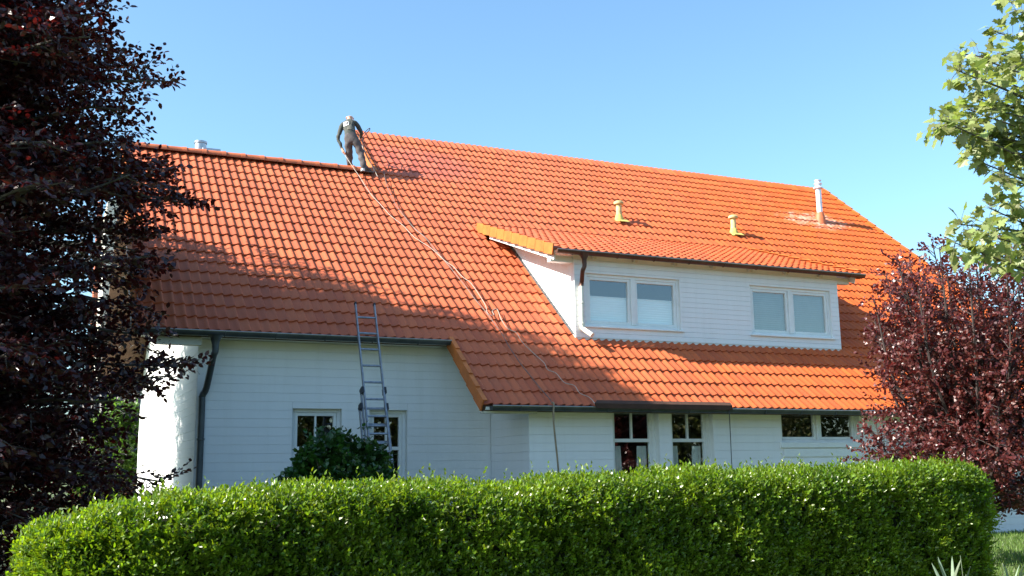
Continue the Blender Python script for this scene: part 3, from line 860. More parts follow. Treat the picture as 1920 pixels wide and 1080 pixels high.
tail = curve_pts([g, ge + np.array([0, 0.06, 0.03]), ge, gz, gb, np.array([gb[0] + 0.02, gb[1] - 0.02, 0.9]), np.array([gb[0] + 0.03, gb[1] - 0.03, 0.02])], 5)
tag(MB().tube(dd[:-1], 0.008, 6).tube(tail, 0.0155, 6, 1).build("hose", [M['hose_d'], M['hose_b']], smooth=True), "thin dark hose down the tiles and hanging over the lower gutter", "hose")
c0 = at(1367, 768, Y=ze[1] - 0.13)
tag(MB().tube([(c0[0], ze[1] - 0.10, ze[2] + 0.02), (c0[0], ze[1] - 0.135, ze[2] - 0.02), (c0[0] - 0.01, ze[1] - 0.14, 1.2), (c0[0] - 0.02, ze[1] - 0.14, 0.01)], 0.008, 5).build("cord", M['black']), "thin dark cord hanging straight from the end of the brown gutter sheet", "cord")
s0, s1 = at(1114, 760, Y=ze[1] - 0.13), at(1372, 764, Y=ze[1] - 0.13)
za = ze[2] + 0.012
m = MB()
m.add([(s0[0], ze[1] - 0.150, za), (s1[0], ze[1] - 0.150, za), (s1[0] + 0.05, ze[1] - 0.02, za + 0.062), (s0[0] + 0.12, ze[1] - 0.02, za + 0.062),
       (s1[0], ze[1] - 0.158, za - 0.085), (s0[0] + 0.03, ze[1] - 0.158, za - 0.085)], [(0, 1, 2, 3), (0, 5, 4, 1)])
me_s = m.build("gutter_sheet", M['sheet'])
md = me_s.modifiers.new("thickness", 'SOLIDIFY'); md.thickness = 0.006
tag(me_s, "brown metal sheet folded over the lower gutter", "sheet")

# ------------------------------------------------------------------ ladder
LX = at(690, 632, Y=-0.18)[0]
lad = empty("ladder", (LX, -1.55, 0))
tag(lad, "aluminium extension ladder leaning against the left gutter", "ladder")
gy, gz_ = -0.165, G0 + 0.01
yb_ = -1.60
ldir = np.array([0, gy - yb_, gz_]); ldir /= np.linalg.norm(ldir)
lnor = np.array([0, -ldir[2], ldir[1]])
lo_ = np.array([LX, yb_, 0.0])
llen = float(np.linalg.norm(np.array([0, gy - yb_, gz_])))
def rails(w, s0_, s1_, off, name, rung0, rung1, dx=0.0):
    m = MB()
    for sx in (-1, 1):
        c = lo_ + np.array([sx * w / 2 + dx, 0, 0]) + lnor * off
        a = c + ldir * s0_; b = c + ldir * s1_
        ex = np.array([0.0125, 0, 0]); en = lnor * 0.031
        m.prism([a - ex - en, a + ex - en, a + ex + en, a - ex + en], b - a)
        cap = MB()
        cap.prism([b - ex * 1.3 - en * 1.15, b + ex * 1.3 - en * 1.15, b + ex * 1.3 + en * 1.15, b - ex * 1.3 + en * 1.15], ldir * 0.035)
        cap.build("rail_cap", M['black'], lad)
        r_ = MB().prism([a - ex - en, a + ex - en, a + ex + en, a - ex + en], b - a)
        r_.build("rail", M['alu'], lad, bevel=0.003)
    s = rung0
    while s < rung1:
        c = lo_ + lnor * off + ldir * s + np.array([dx, 0, 0])
        q = [c + ldir * a + lnor * b for a, b in ((-0.014, -0.016), (-0.014, 0.016), (0.014, 0.016), (0.014, -0.016))]
        MB().prism([v - np.array([w / 2 - 0.013, 0, 0]) for v in q], (w - 0.026, 0, 0)).build("rung", M['alu'], lad, bevel=0.003)
        s += 0.305
rails(0.335, 1.25, llen + 0.55, 0.0, "upper", llen + 0.55 - 0.25 - 0.305 * 8, llen + 0.5)
rails(0.395, 0.62, llen - 1.06, -0.070, "middle", llen - 1.06 - 0.30 - 0.305 * 4, llen - 1.1)
rails(0.455, 0.02, llen - 1.34, -0.140, "lower", 0.25, llen - 1.4)
for sx in (-1, 1):
    for s, off, w in ((llen - 1.12, -0.03, 0.37), (llen - 1.38, -0.10, 0.43)):
        c = lo_ + np.array([sx * (w / 2 + 0.004), 0, 0]) + lnor * off + ldir * s
        ex = np.array([0.022, 0, 0]); en = lnor * 0.062
        MB().prism([c - ex - en, c + ex - en, c + ex + en, c - ex + en], ldir * 0.11).build("guide_bracket", M['black'], lad, bevel=0.004)

# ------------------------------------------------------------------ foliage tools
LEAF6 = np.array([(0, 0, 0), (0.30, 0.42, 0.03), (0.68, 0.36, 0.02), (1.0, 0, -0.08), (0.68, -0.36, 0.02), (0.30, -0.42, 0.03)])
def unit(a): return a / (np.linalg.norm(a, axis=-1, keepdims=True) + 1e-9)

def leaves_mesh(name, P, A, Nn, S, Wd, mat, tmpl=LEAF6, faces=None):
    A = unit(A); B = unit(np.cross(Nn, A)); C_ = np.cross(A, B)
    n = len(P); k = len(tmpl)
    V = (P[:, None, :] + S[:, None, None] * (tmpl[None, :, 0:1] * A[:, None, :] + tmpl[None, :, 1:2] * Wd * B[:, None, :] + tmpl[None, :, 2:3] * C_[:, None, :]))
    base = np.array([list(range(k))]) if faces is None else np.array(faces)
    F = (np.arange(n)[:, None, None] * k + base[None]).reshape(-1, base.shape[1])
    return np_mesh(name, V.reshape(-1, 3), F, mat, False)

class Leaves:
    def __init__(s): s.P = []; s.A = []; s.N = []; s.S = []
    def add(s, P, A, N_, S): s.P.append(P); s.A.append(A); s.N.append(N_); s.S.append(S)
    def arr(s): return [np.concatenate(q) for q in (s.P, s.A, s.N, s.S)]

def poly_at(pts, t):
    f = t * (len(pts) - 1); i = min(int(f), len(pts) - 2); u = f - i
    return pts[i] * (1 - u) + pts[i + 1] * u, unit(pts[i + 1] - pts[i])

def twig_leaves(L, a, d, length, step, size, plane_n, spread=0.9, up=0.0, jit=0.35, both=True):
    n = max(2, int(length / step))
    t = (np.arange(n) + 0.6) / n
    P = a + d * (t * length)[:, None]
    side = np.where(np.arange(n) % 2 == 0, 1.0, -1.0)[:, None]
    b = unit(np.cross(plane_n, d))
    A = d * math.cos(spread) + side * b * math.sin(spread) + rng.normal(0, jit * 0.6, (n, 3)) + np.array([0, 0, up])
    N_ = plane_n + rng.normal(0, jit, (n, 3))
    S = size * rng.uniform(0.7, 1.15, n)
    L.add(P, A, N_, S)

# ------------------------------------------------------------------ copper beech
def beech():
    root = empty("copper_beech_tree", (-3.55, -0.25, 0))
    tag(root, "tall dark purple leaved beech tree left of the house", "tree")
    base = np.array([-3.55, -0.25, 0.0]); Ht = 11.4
    wood = MB(); L = Leaves()
    tr = [base + np.array([0.25 * math.sin(i * 0.9), 0.2 * math.cos(i * 1.3), Ht * i / 10]) for i in range(11)]
    wood.tube(tr, [0.27 * (1 - 0.09 * i) + 0.015 for i in range(11)], 9)
    def env(z):
        return float(np.interp(z, (0, 2, 3.5, 4.4, 5.6, 6.5, 7.7, 9.1, 10.2, 11.3), (4.0, 4.05, 4.05, 4.15, 4.85, 4.4, 3.6, 2.9, 1.9, 0.4)))
    nl = 330
    for i in range(nl):
        z0 = 0.25 + (Ht - 0.95) * ((i + 0.5) / nl) ** 0.95
        az = i * 2.39996 + rng.normal(0, 0.2)
        zt = z0 + 0.4
        ln = env(zt) * rng.uniform(0.72, 1.0)
        if math.cos(az) < -0.15 and rng.uniform() < 0.5: continue
        p0, _ = poly_at(tr, min(0.99, z0 / Ht))
        h = np.array([math.cos(az), math.sin(az), 0])
        rise = rng.uniform(0.0, 0.38) * ln * (0.5 if z0 < 4 else 1.0)
        pts = []
        for k in range(8):
            t = k / 7
            pts.append(p0 + h * ln * t + np.array([0, 0, rise * (t * 1.5 - 0.9 * t * t)]) + rng.normal(0, 0.05, 3) * t)
        wood.tube(pts, [0.055 * (1 - 0.85 * k / 7) + 0.004 for k in range(8)], 5)
        ns = int(ln / 0.23)
        for s in range(ns):
            t = 0.14 + 0.86 * (s + 0.5) / ns
            a, d = poly_at(pts, t)
            sg = 1 if s % 2 else -1
            sl = (0.30 * ln * (1 - t) ** 0.7 + 0.42) * rng.uniform(0.7, 1.2)
            ang_ = math.radians(rng.uniform(38, 72)) * sg
            dd_ = np.array([d[0] * math.cos(ang_) - d[1] * math.sin(ang_), d[0] * math.sin(ang_) + d[1] * math.cos(ang_), d[2] * 0.5 + rng.uniform(-0.40, 0.55)])
            dd_ = unit(dd_)
            sp = [a + dd_ * sl * q + np.array([0, 0, -0.10 * sl * q * q]) + rng.normal(0, 0.02, 3) for q in (0, .33, .66, 1)]
            wood.tube(sp, [0.014, 0.010, 0.006, 0.002], 3, caps=False)
            nt = int(sl / 0.115)
            for q in range(nt):
                u = (q + 0.6) / nt
                b_, e = poly_at(sp, u)
                for s2 in (1, -1):
                    an = math.radians(rng.uniform(35, 70)) * s2
                    tw = unit(np.array([e[0] * math.cos(an) - e[1] * math.sin(an), e[0] * math.sin(an) + e[1] * math.cos(an), e[2] + rng.normal(0, 0.28)]))
                    tl = (0.30 * (1 - u) + 0.16) * rng.uniform(0.6, 1.3)
                    pn = unit(np.array([rng.normal(0, .55), rng.normal(0, .55), 1.0]))
                    twig_leaves(L, b_, tw, tl, 0.050, 0.108, pn, 0.9, 0.0, 0.5)
    # the leader keeps its own short sprays
    P, A, N_, S = L.arr()
    me = leaves_mesh("crown", P, A, N_, S, 0.66, M['beech'])
    wood.build("trunk", M['bark'], root, smooth=True)
    tag(put("crown", me, root), kind="stuff")
    return len(P)
nb = beech()

# ------------------------------------------------------------------ purple plum
def plum():
    c = at(1826, 870, Y=-6.2)
    bx, by = c[0], c[1]
    root = empty("purple_plum_tree", (bx, by, 0))
    tag(root, "reddish purple plum tree in front of the right end of the house", "tree")
    wood = MB(); L = Leaves()
    base = np.array([bx, by, 0.0])
    fork = base + np.array([0.0, 0, 1.25])
    wood.tube([base, base + np.array([.03, .02, .6]), fork], [0.085, 0.07, 0.062], 8)
    nst = 44
    for i in range(nst):
        az = i * 2.39996; rr = 0.15 + 1.0 * math.sqrt((min(i, 29) + 0.5) / 30)
        top = base + np.array([math.cos(az) * rr * 1.15, math.sin(az) * rr * 1.15, 4.85 - 1.15 * (rr / 1.15) ** 2 + rng.uniform(-0.35, 0.2)])
        if i < 5: top = at(*((1748, 455), (1700, 545), (1835, 480), (1775, 500), (1890, 520))[i], Y=by + (0.15, -0.1, 0.1, -0.2, 0.0)[i])
        if i >= 30: top[2] = rng.uniform(1.15, 2.3)
        st = fork + np.array([0, 0, rng.uniform(-0.6, 0.1)])
        mid = (st + top) / 2 + np.array([math.cos(az), math.sin(az), 0]) * 0.32 * rr
        pts = curve_pts([st, mid, top], 5)
        wood.tube(pts, [0.032 * (1 - 0.85 * k / (len(pts) - 1)) + 0.003 for k in range(len(pts))], 5)
        ln = sum(np.linalg.norm(pts[k + 1] - pts[k]) for k in range(len(pts) - 1))
        ns = int(ln / 0.075)
        for s in range(ns):
            t = 0.10 + 0.9 * (s + 0.5) / ns
            a, d = poly_at(pts, t)
            az2 = rng.uniform(0, 6.283)
            out = unit(np.array([math.cos(az2), math.sin(az2), rng.uniform(0.0, 0.9)]))
            hh = a[2] - 0.0
            sl = 0.66 * (1 - t) ** 0.75 * rng.uniform(0.5, 1.2) + 0.16
            if hh < 1.8: out[2] -= rng.uniform(0.0, 0.8); sl *= 1.15
            dd_ = unit(out + d * 0.5)
            sp = [a + dd_ * sl * q + np.array([0, 0, -0.06 * q * q]) for q in (0, .5, 1)]
            wood.tube(sp, [0.008, 0.005, 0.002], 3, caps=False)
            for q in range(max(2, int(sl / 0.09))):
                u = (q + 0.7) / max(2, int(sl / 0.09))
                b_, e = poly_at(sp, min(u, 0.99))
                tw = unit(e + rng.normal(0, 0.7, 3))
                twig_leaves(L, b_, tw, rng.uniform(0.10, 0.22), 0.025, 0.063, unit(rng.normal(0, 1, 3) + np.array([0, 0, .6])), 0.8, 0.0, 0.6)
    P, A, N_, S = L.arr()
    wood.build("trunk", M['bark_d'], root, smooth=True)
    tag(put("crown", leaves_mesh("crown", P, A, N_, S, 0.74, M['plum']), root), kind="stuff")
    return len(P)
npl = plum()

# ------------------------------------------------------------------ maple reaching in at the upper right
half = [(0.0, 0.0), (-0.10, 0.10), (-0.14, 0.36), (0.06, 0.27), (0.14, 0.33), (0.20, 0.62), (0.30, 0.50), (0.40, 0.53), (0.42, 0.29), (0.60, 0.34), (0.63, 0.22), (0.80, 0.20), (0.84, 0.09), (1.0, 0.0)]
MAP = [(x, y, 0.05 * abs(y) - 0.12 * x * x) for x, y in half] + [(x, -y, 0.05 * abs(y) - 0.12 * x * x) for x, y in half[-2:0:-1]]
MAP = np.array(MAP)
def maple():
    tx, ty = at(2180, 700, Y=-10.4)[:2]
    root = empty("maple_tree", (tx, ty, 0))
    tag(root, "green leaved maple branches reaching in at the upper right", "tree")
    wood = MB()
    base = np.array([tx, ty, 0.0])
    tr = [base + np.array([-0.02 * i, 0.015 * i * math.sin(i), 0.75 * i]) for i in range(11)]
    wood.tube(tr, [0.15 - 0.011 * i for i in range(11)], 9)
    L = Leaves()
    # branch tips as they stand against the sky, each at its own distance in the crown
    tips = [(1752, 238, -10.2), (1800, 100, -10.0), (1790, 130, -10.6), (1778, 222, -10.0), (1830, 300, -10.3), (1815, 275, -9.8), (1800, 420, -10.2), (1790, 455, -10.5),
            (1825, 470, -9.9), (1868, 60, -10.2), (1905, 20, -10.5), (1880, 150, -9.8), (1860, 205, -10.5), (1895, 250, -10.0), (1875, 330, -10.6), (1905, 380, -10.1), (1850, 440, -10.7),
            (1890, 470, -10.2), (1840, 110, -10.4), (1915, 120, -10.8), (1925, 300, -9.7), (1930, 440, -9.8), (1950, 200, -10.3), (1960, 350, -10.6), (1990, 80, -10.2), (2000, 450, -9.9), (2010, 260, -10.4), (1812, 160, -10.2), (1960, -60, -10.3), (2050, -20, -10.4), (2060, 350, -10.2), (2080, 150, -10.6), (2150, 250, -9.6), (2250, 100, -11), (2250, 350, -9.8),
            (1765, 225, -10.4), (1795, 235, -10.2), (1815, 205, -10.3), (1835, 185, -10.1), (1845, 260, -10.2), (1855, 390, -10.2), (1870, 100, -10.3)]
    n_seen = len(tips)
    for k in range(34):                                    # rest of the crown, right of the picture
        az = k * 2.39996; rr = rng.uniform(0.7, 1.9)
        tips.append((tx + 0.25 + abs(math.cos(az)) * rr * (1 if k % 3 else -0.25), ty + math.sin(az) * rr, 3.0 + 5.2 * (k + 0.5) / 34))
    for i, (px, py, yy) in enumerate(tips):
        tip = at(px, py, Y=yy) if i < n_seen else np.array([px, py, yy])
        s0, _ = poly_at(tr, max(0.15, min(0.95, (tip[2] - 0.7) / 7.5)))
        mid = (s0 + tip) / 2 + np.array([0, 0, 0.12 + rng.normal(0, 0.08)]) + rng.normal(0, 0.06, 3)
        pts = curve_pts([s0, mid, tip], 7)
        wood.tube(pts, [0.024 * (1 - 0.88 * k / (len(pts) - 1)) + 0.002 for k in range(len(pts))], 5)
        ln = np.linalg.norm(tip - s0)
        nn = int(min(ln, 1.6) / 0.062) + 5
        for k in range(nn):
            t = 1 - (k / nn) * min(0.85, 1.5 / ln) if k < nn - 4 else rng.uniform(0.95, 1.0)
            a, d = poly_at(pts, min(t, 0.999))
            for rep in range(2):
                out = unit(rng.normal(0, 1, 3) + np.array([-0.1, 0, 0.15]) + d * 0.4)
                pet = a + out * rng.uniform(0.03, 0.15)
                wood.tube([a, (a + pet) / 2 + np.array([0, 0, 0.01]), pet], 0.0022, 3, caps=False)
                A = unit(out * 0.8 + np.array([0, 0, -0.45]) + rng.normal(0, 0.25, 3))
                N_ = unit(np.array([-0.35, -0.25, 0.9]) + rng.normal(0, 0.45, 3))
                L.add(pet[None], A[None], N_[None], np.array([rng.uniform(0.075, 0.125)]))
    P, A, N_, S = L.arr()
    D = (P - CAM) @ Fv
    X_ = 960 + FPX * ((P - CAM) @ Rv) / D; Y_ = 540 - FPX * ((P - CAM) @ Uv) / D
    inview = (X_ < 1925) & (Y_ > -10)
    order = np.argsort(-(S / D) * inview)
    one = order[:300]; rest = order[300:]
    wood.build("trunk", M['bark'], root, smooth=True)
    crown = put("crown", leaves_mesh("crown", P[rest], A[rest], N_[rest], S[rest], 1.0, M['maple'], MAP), root)
    tag(crown, kind="stuff")
    lme = leaves_mesh("leaf", np.zeros((1, 3)), np.array([[1., 0, 0]]), np.array([[0, 0, 1.]]), np.ones(1), 1.0, M['maple_leaf'], MAP)
    for i in one:
        a = unit(A[i]); b = unit(np.cross(N_[i], a)); c = np.cross(a, b)
        put("leaf", lme, crown, frame_m(P[i], a * S[i], b * S[i], c * S[i]))
    return len(P)
# single leaves vary by object, the rest of the crown by island
def maple_single():
    m = M['maple'].copy(); m.name = "maple_single_leaf"
    nt = m.node_tree
    oi = node(nt, "ShaderNodeObjectInfo")
    for l in list(nt.links):
        if l.from_socket.name == "Random Per Island":
            to = l.to_socket; nt.links.remove(l); nt.links.new(oi.outputs["Random"], to)
    return m
M['maple_leaf'] = maple_single()
nm = maple()

# ------------------------------------------------------------------ hedge
HX0, HX1 = at(30, 1040, Y=-8.8)[0], at(1884, 950, Y=-8.8)[0]
HYC = -8.35
def hedge():
    xc, hl = (HX0 + HX1) / 2, (HX1 - HX0) / 2
    root = empty("hedge", (xc, HYC, 0))
    tag(root, "clipped bright green leafy hedge across the foreground", "hedge")
    def height(x):
        t = (x - HX0) / (HX1 - HX0)
        h = 1.185 + 0.195 * t + 0.02 * math.sin(x * 1.7) + 0.015 * math.sin(x * 4.3 + 1)
        el = max(0.0, min(1.0, (x - HX0) / 1.05)); er = max(0.0, min(1.0, (HX1 - x) / 0.65))
        return h * (0.74 + 0.26 * math.sqrt(1 - (1 - el) ** 2)) * (0.84 + 0.16 * math.sqrt(1 - (1 - er) ** 2))
    def half(x):
        u = min(1.0, abs((x - xc) / hl))
        return 0.60 * (1 - u ** 14) ** 0.5 + 0.04
    # solid dark core added to block light, in place of inner twigs
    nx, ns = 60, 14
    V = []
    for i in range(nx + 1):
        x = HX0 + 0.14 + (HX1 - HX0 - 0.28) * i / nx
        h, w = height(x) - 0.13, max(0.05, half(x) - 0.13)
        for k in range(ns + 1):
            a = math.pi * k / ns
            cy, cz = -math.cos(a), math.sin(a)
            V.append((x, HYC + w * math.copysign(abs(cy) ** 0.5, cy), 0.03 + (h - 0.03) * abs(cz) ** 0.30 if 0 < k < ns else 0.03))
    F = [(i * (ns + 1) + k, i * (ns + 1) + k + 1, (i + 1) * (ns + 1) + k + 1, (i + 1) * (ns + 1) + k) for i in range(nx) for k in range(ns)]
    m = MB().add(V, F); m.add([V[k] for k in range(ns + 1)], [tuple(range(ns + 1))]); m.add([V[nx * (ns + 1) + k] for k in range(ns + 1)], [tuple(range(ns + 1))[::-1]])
    m.build("light_block_core", M['core'], root, smooth=True)
    # shoots
    n = 18500
    LP, LA, LN, LS = [], [], [], []
    sx = rng.uniform(HX0, HX1, n)
    for i in range(n):
        x = sx[i]; h, w = height(x), half(x)
        c = rng.uniform(0, 1)
        if c < 0.60:                                       # front face
            z = h * rng.uniform(0.05, 0.97); rz = max(0.0, (z - (h - 0.22)) / 0.22)
            y = HYC - w + 0.22 * rz ** 2.2; nrm = np.array([0, -1.0, 0.25 + 1.6 * rz])
        elif c < 0.90:                                     # top
            y = HYC + rng.uniform(-0.97, 0.97) * w; ry = max(0, (abs(y - HYC) - (w - 0.22)) / 0.22)
            z = h - 0.18 * ry ** 2.2; nrm = np.array([0, 0.9 * ry * np.sign(y - HYC), 1.0])
        else:                                              # back shoulder and ends
            if rng.uniform() < 0.55:
                y = HYC + w; z = h * rng.uniform(0.4, 0.95); nrm = np.array([0, 1.0, 0.4])
            else:
                e = rng.uniform() < 0.5
                x = HX0 + rng.uniform(0, .12) if e else HX1 - rng.uniform(0, .12)
                h = height(x); w = half(x)
                y = HYC + rng.uniform(-1, 1) * w; z = h * rng.uniform(0.05, 0.95); nrm = np.array([-1.0 if e else 1.0, -0.2, 0.3])
        if abs(x - HX0) < 0.5: nrm = nrm + np.array([-0.5, 0, 0])
        if abs(x - HX1) < 0.4: nrm = nrm + np.array([0.5, 0, 0])
        nrm = nrm / np.linalg.norm(nrm)
        d = nrm + np.array([0, 0, 0.75]) + rng.normal(0, 0.38, 3); d /= np.linalg.norm(d)
        bump = (0.045 * math.sin(x * 5.1 + z * 3) + 0.03 * math.sin(x * 2.3 - z * 6.2 + 1) + 0.03 * math.sin(x * 11 + z * 9)) * (1.0 - 0.6 * max(0.0, nrm[2]))
        p = np.array([x, y, z]) + nrm * (bump - 0.11)
        ln = rng.uniform(0.10, 0.19)
        if nrm[2] > 0.75 and rng.uniform() < 0.06: ln *= rng.uniform(1.2, 1.7)
        k = 8
        t = (np.arange(k) + 1.0) / k
        P = p + d * (t * ln)[:, None]
        a = np.cross(d, np.array([0.3, 0.2, 0.93])); a /= np.linalg.norm(a) + 1e-9; b = np.cross(d, a)
        ph = rng.uniform(0, 6.28) + np.repeat(np.arange(k // 2), 2) * 1.57 + np.tile([0, math.pi], k // 2)
        rad = np.cos(ph)[:, None] * a + np.sin(ph)[:, None] * b
        sp = np.linspace(1.15, 0.45, k)[:, None]
        LP.append(P); LA.append(d * np.cos(sp) + rad * np.sin(sp) + rng.normal(0, .12, (k, 3)))
        LN.append(d * np.sin(sp) - rad * np.cos(sp) + rng.normal(0, .25, (k, 3)))
        LS.append(rng.uniform(0.044, 0.068, k) * np.linspace(1.0, 0.72, k))
    P, A, N_, S = [np.concatenate(q) for q in (LP, LA, LN, LS)]
    tag(put("foliage", leaves_mesh("foliage", P, A, N_, S, 0.52, M['hedge']), root), kind="stuff")
    return len(P)
nh = hedge()

# ------------------------------------------------------------------ bush by the ladder, shrub by the gable, iris clumps
def bush(name, label, c, rx, ry, rz, n, size, mat, z0=0.1, step=0.04, wd=0.8):
    root = empty(name, (c[0], c[1], 0)); tag(root, label, "shrub")
    wood = MB(); L = Leaves()
    c = np.array([c[0], c[1], 0.0])
    for i in range(n):
        az = rng.uniform(0, 6.283); rho = math.sqrt(rng.uniform(0, 1)); rr = rng.uniform(0.78, 1.04)
        if rng.uniform() < 0.05: rr *= 1.13
        lump = 1 + 0.10 * math.sin(3 * az + 4 * rho) + 0.07 * math.sin(5 * az - 6 * rho)
        zz = (1 - rho ** 2.6) ** 0.5
        tip = c + np.array([math.cos(az) * rx * rho * min(rr, 1.1), math.sin(az) * ry * rho * min(rr, 1.1), z0 + rz * zz * rr * lump])
        if zz < 0.35: tip[2] = z0 + rz * rng.uniform(0.1, 0.6)
        st = c + np.array([rng.normal(0, .06), rng.normal(0, .06), 0.02])
        pts = curve_pts([st, (st + tip) / 2 + np.array([0, 0, 0.12]), tip], 4)
        if i % 14 == 0: wood.tube(pts, [0.012 * (1 - 0.8 * k / (len(pts) - 1)) + 0.001 for k in range(len(pts))], 4, caps=False)
        d = unit(pts[-1] - pts[-2])
        for rep in range(2):
            dd_ = unit(d + rng.normal(0, 0.55, 3))
            twig_leaves(L, tip - dd_ * 0.12, dd_, rng.uniform(0.14, 0.26), step, size, unit(rng.normal(0, 0.5, 3) + np.array([0, 0, 1])), 0.85, 0, 0.45)
    P, A, N_, S = L.arr()
    wood.build("stem", M['bark'], root)
    tag(put("foliage", leaves_mesh("foliage", P, A, N_, S, wd, mat), root), kind="stuff")
bc = at(640, 850, Y=-2.6)
bush("green_bush", "dark green bush under the window beside the ladder", (bc[0] - 0.05, bc[1]), 0.95, 0.85, 1.62, 3400, 0.086, M['bush'], 0.05, 0.035, 0.85)
sc_ = at(226, 820, Y=12.6)
bush("garden_shrub", "sunlit green shrub beside the gable wall behind the beech", (sc_[0] - 0.15, sc_[1]), 1.0, 1.0, 3.0, 1700, 0.10, M['shrub'], 0.05, 0.04, 0.8)
def iris(px, py, Y, n, label):
    c = at(px, py, Y=Y)
    h = c[2]
    m = MB()
    for i in range(n):
        az = rng.uniform(0, 6.283); lean = rng.uniform(0.02, 0.24); hh = h * rng.uniform(0.72, 1.0); w = rng.uniform(0.014, 0.020)
        b = np.array([c[0] + rng.normal(0, 0.05), c[1] + rng.normal(0, 0.04), 0.0])
        dv = np.array([math.cos(az), math.sin(az), 0]) * lean
        wdir = np.array([math.cos(az * 1.7), 0.3 * math.sin(az), 0]); wdir /= np.linalg.norm(wdir)
        thk = np.cross(wdir, [0, 0, 1.0]) * 0.002
        rows = []
        for t, ww in ((0, .8), (.4, 1), (.75, .85), (.92, .5), (1, .04)):
            p_ = b + dv * t ** 1.8 + np.array([0, 0, hh * t])
            rows.append((p_ - wdir * w * ww, p_ + thk, p_ + wdir * w * ww, p_ - thk))
        vs = [q for r in rows for q in r]
        fs = [(4 * k + j, 4 * k + (j + 1) % 4, 4 * k + 4 + (j + 1) % 4, 4 * k + 4 + j) for k in range(4) for j in range(4)]
        m.add(vs, fs)
    o = m.build("iris_clump", M['iris'], smooth=True)
    tag(o, label, "plant", "sword leaved plants in front of the hedge")
iris(1786, 1040, -10.1, 9, "left clump of pale sword shaped leaves at the bottom right edge")
iris(1892, 1052, -10.0, 8, "right clump of pale sword shaped leaves at the bottom right corner")

# grass by the right end of the hedge
n = 30000
gx = rng.uniform(8.5, 18, n); gy_ = rng.uniform(-9.8, -1.3, n)
P = np.stack([gx, gy_, np.zeros(n)], 1)
A = np.stack([rng.normal(0, .35, n), rng.normal(0, .35, n), np.ones(n)], 1)
N_ = np.stack([rng.normal(0, 1, n), rng.normal(0, 1, n), np.zeros(n) + 0.2], 1)
blade = np.array([(0, 0.5, 0), (0.6, 0.4, 0.03), (1.0, 0.0, 0.12), (0.6, -0.4, 0.03), (0, -0.5, 0)])
tag(put("grass", leaves_mesh("grass", P, A, N_, rng.uniform(0.05, 0.11, n), 0.12, M['grass'], blade)), "short green lawn grass right of the hedge", "grass", kind="stuff")

# trees across the road, seen only as reflections in the panes
def far_trees():
    L = Leaves(); 
    for i, X_ in enumerate((-3, 2, 6.5, 11, 15.5, 20, 24.5, 29, 33.5, 38, 43, 48)):
        c = np.array([X_ + rng.normal(0, 1), -29 + rng.normal(0, 1.2), 0])
        hh = rng.uniform(7.2, 8.3); r = rng.uniform(3.4, 4.1)
        n = 8000
        u = unit(rng.normal(0, 1, (n, 3))) * (rng.uniform(0.55, 1.05, n) ** 0.5)[:, None]
        P = c + u * np.array([r, r * 0.8, hh * 0.5]) + np.array([0, 0, hh * 0.5 + 0.2])
        L.add(P, rng.normal(0, 1, (n, 3)), rng.normal(0, 1, (n, 3)) + np.array([0, 0, 1]), rng.uniform(0.20, 0.34, n))
    P, A, N_, S = L.arr()
    keep = P[:, 2] > 0.05
    tag(put("tree_belt", leaves_mesh("tree_belt", P[keep], A[keep], N_[keep], S[keep], 0.8, M['far'], np.array([(0, 0, 0), (0.5, 0.45, 0.05), (1.0, 0, -0.05), (0.5, -0.45, 0.05)]))), "belt of leafy trees across the street", "trees", kind="stuff")
far_trees()

# ------------------------------------------------------------------ neighbour house glimpsed behind the beech
def neighbour():
    yn = 17.0
    xa, xb = at(196, 500, Y=yn)[0], at(330, 500, Y=yn)[0]
    root = empty("neighbour_house", (xa + 1, yn, 0))
    tag(root, "cream sided house with grey tiled lower roof behind the beech tree", "house")
    zt = at(215, 372, Y=yn)[2]
    w = MB().box((xa, yn + 0.02, 0), (xb, yn + 6, zt)).build("wall", M['cream'], root)
    z = 0.05
    while z < zt - 0.2:
        MB().box((xa - 0.02, yn - 0.015, z), (xb, yn + 0.018, z + 0.215)).build("siding_board", M['cream'], w)
        z += 0.22
    MB().prism([(xa - 0.4, yn - 0.3, zt + 0.1), (xb, yn - 0.3, zt + 0.1), (xb, yn + 4, zt + 1.2), (xa - 0.4, yn + 4, zt + 1.2)], (0, 0.05, 0.12)).build("roof", M['grey_tile'], root)
    # grey tiled lean-to roof in front
    a = at(262, 728, Y=yn - 0.1)
    x0 = at(140, 700, Y=yn - 1.5)[0]
    top, low = a[2], a[2] - 2.2
    lr = MB().prism([(x0, yn - 2.2, low), (xb - 0.2, yn - 2.2, low), (xb - 0.2, yn - 0.05, top), (x0, yn - 0.05, top)], (0, 0.02, -0.12)).build("lean_to_roof", M['grey_tile'], root)
    x = x0 + 0.1
    while x < xb - 0.3:
        MB().tube([(x, yn - 2.25, low + 0.02), (x, yn - 0.1, top + 0.02)], 0.06, 6).build("tile_roll", M['grey_tile'], lr, smooth=True)
        x += 0.24
    MB().box((x0 + 0.1, yn - 2.0, 0), (xb - 0.3, yn - 1.8, low - 0.05)).build("lean_to_wall", M['red'], root)
    c = at(178, 560, Y=yn - 0.2)
    MB().tube([(c[0], yn - 0.12, 1.0), (c[0], yn - 0.12, zt - 0.2)], 0.09, 8).build("downpipe", M['red'], root, smooth=True)
neighbour()

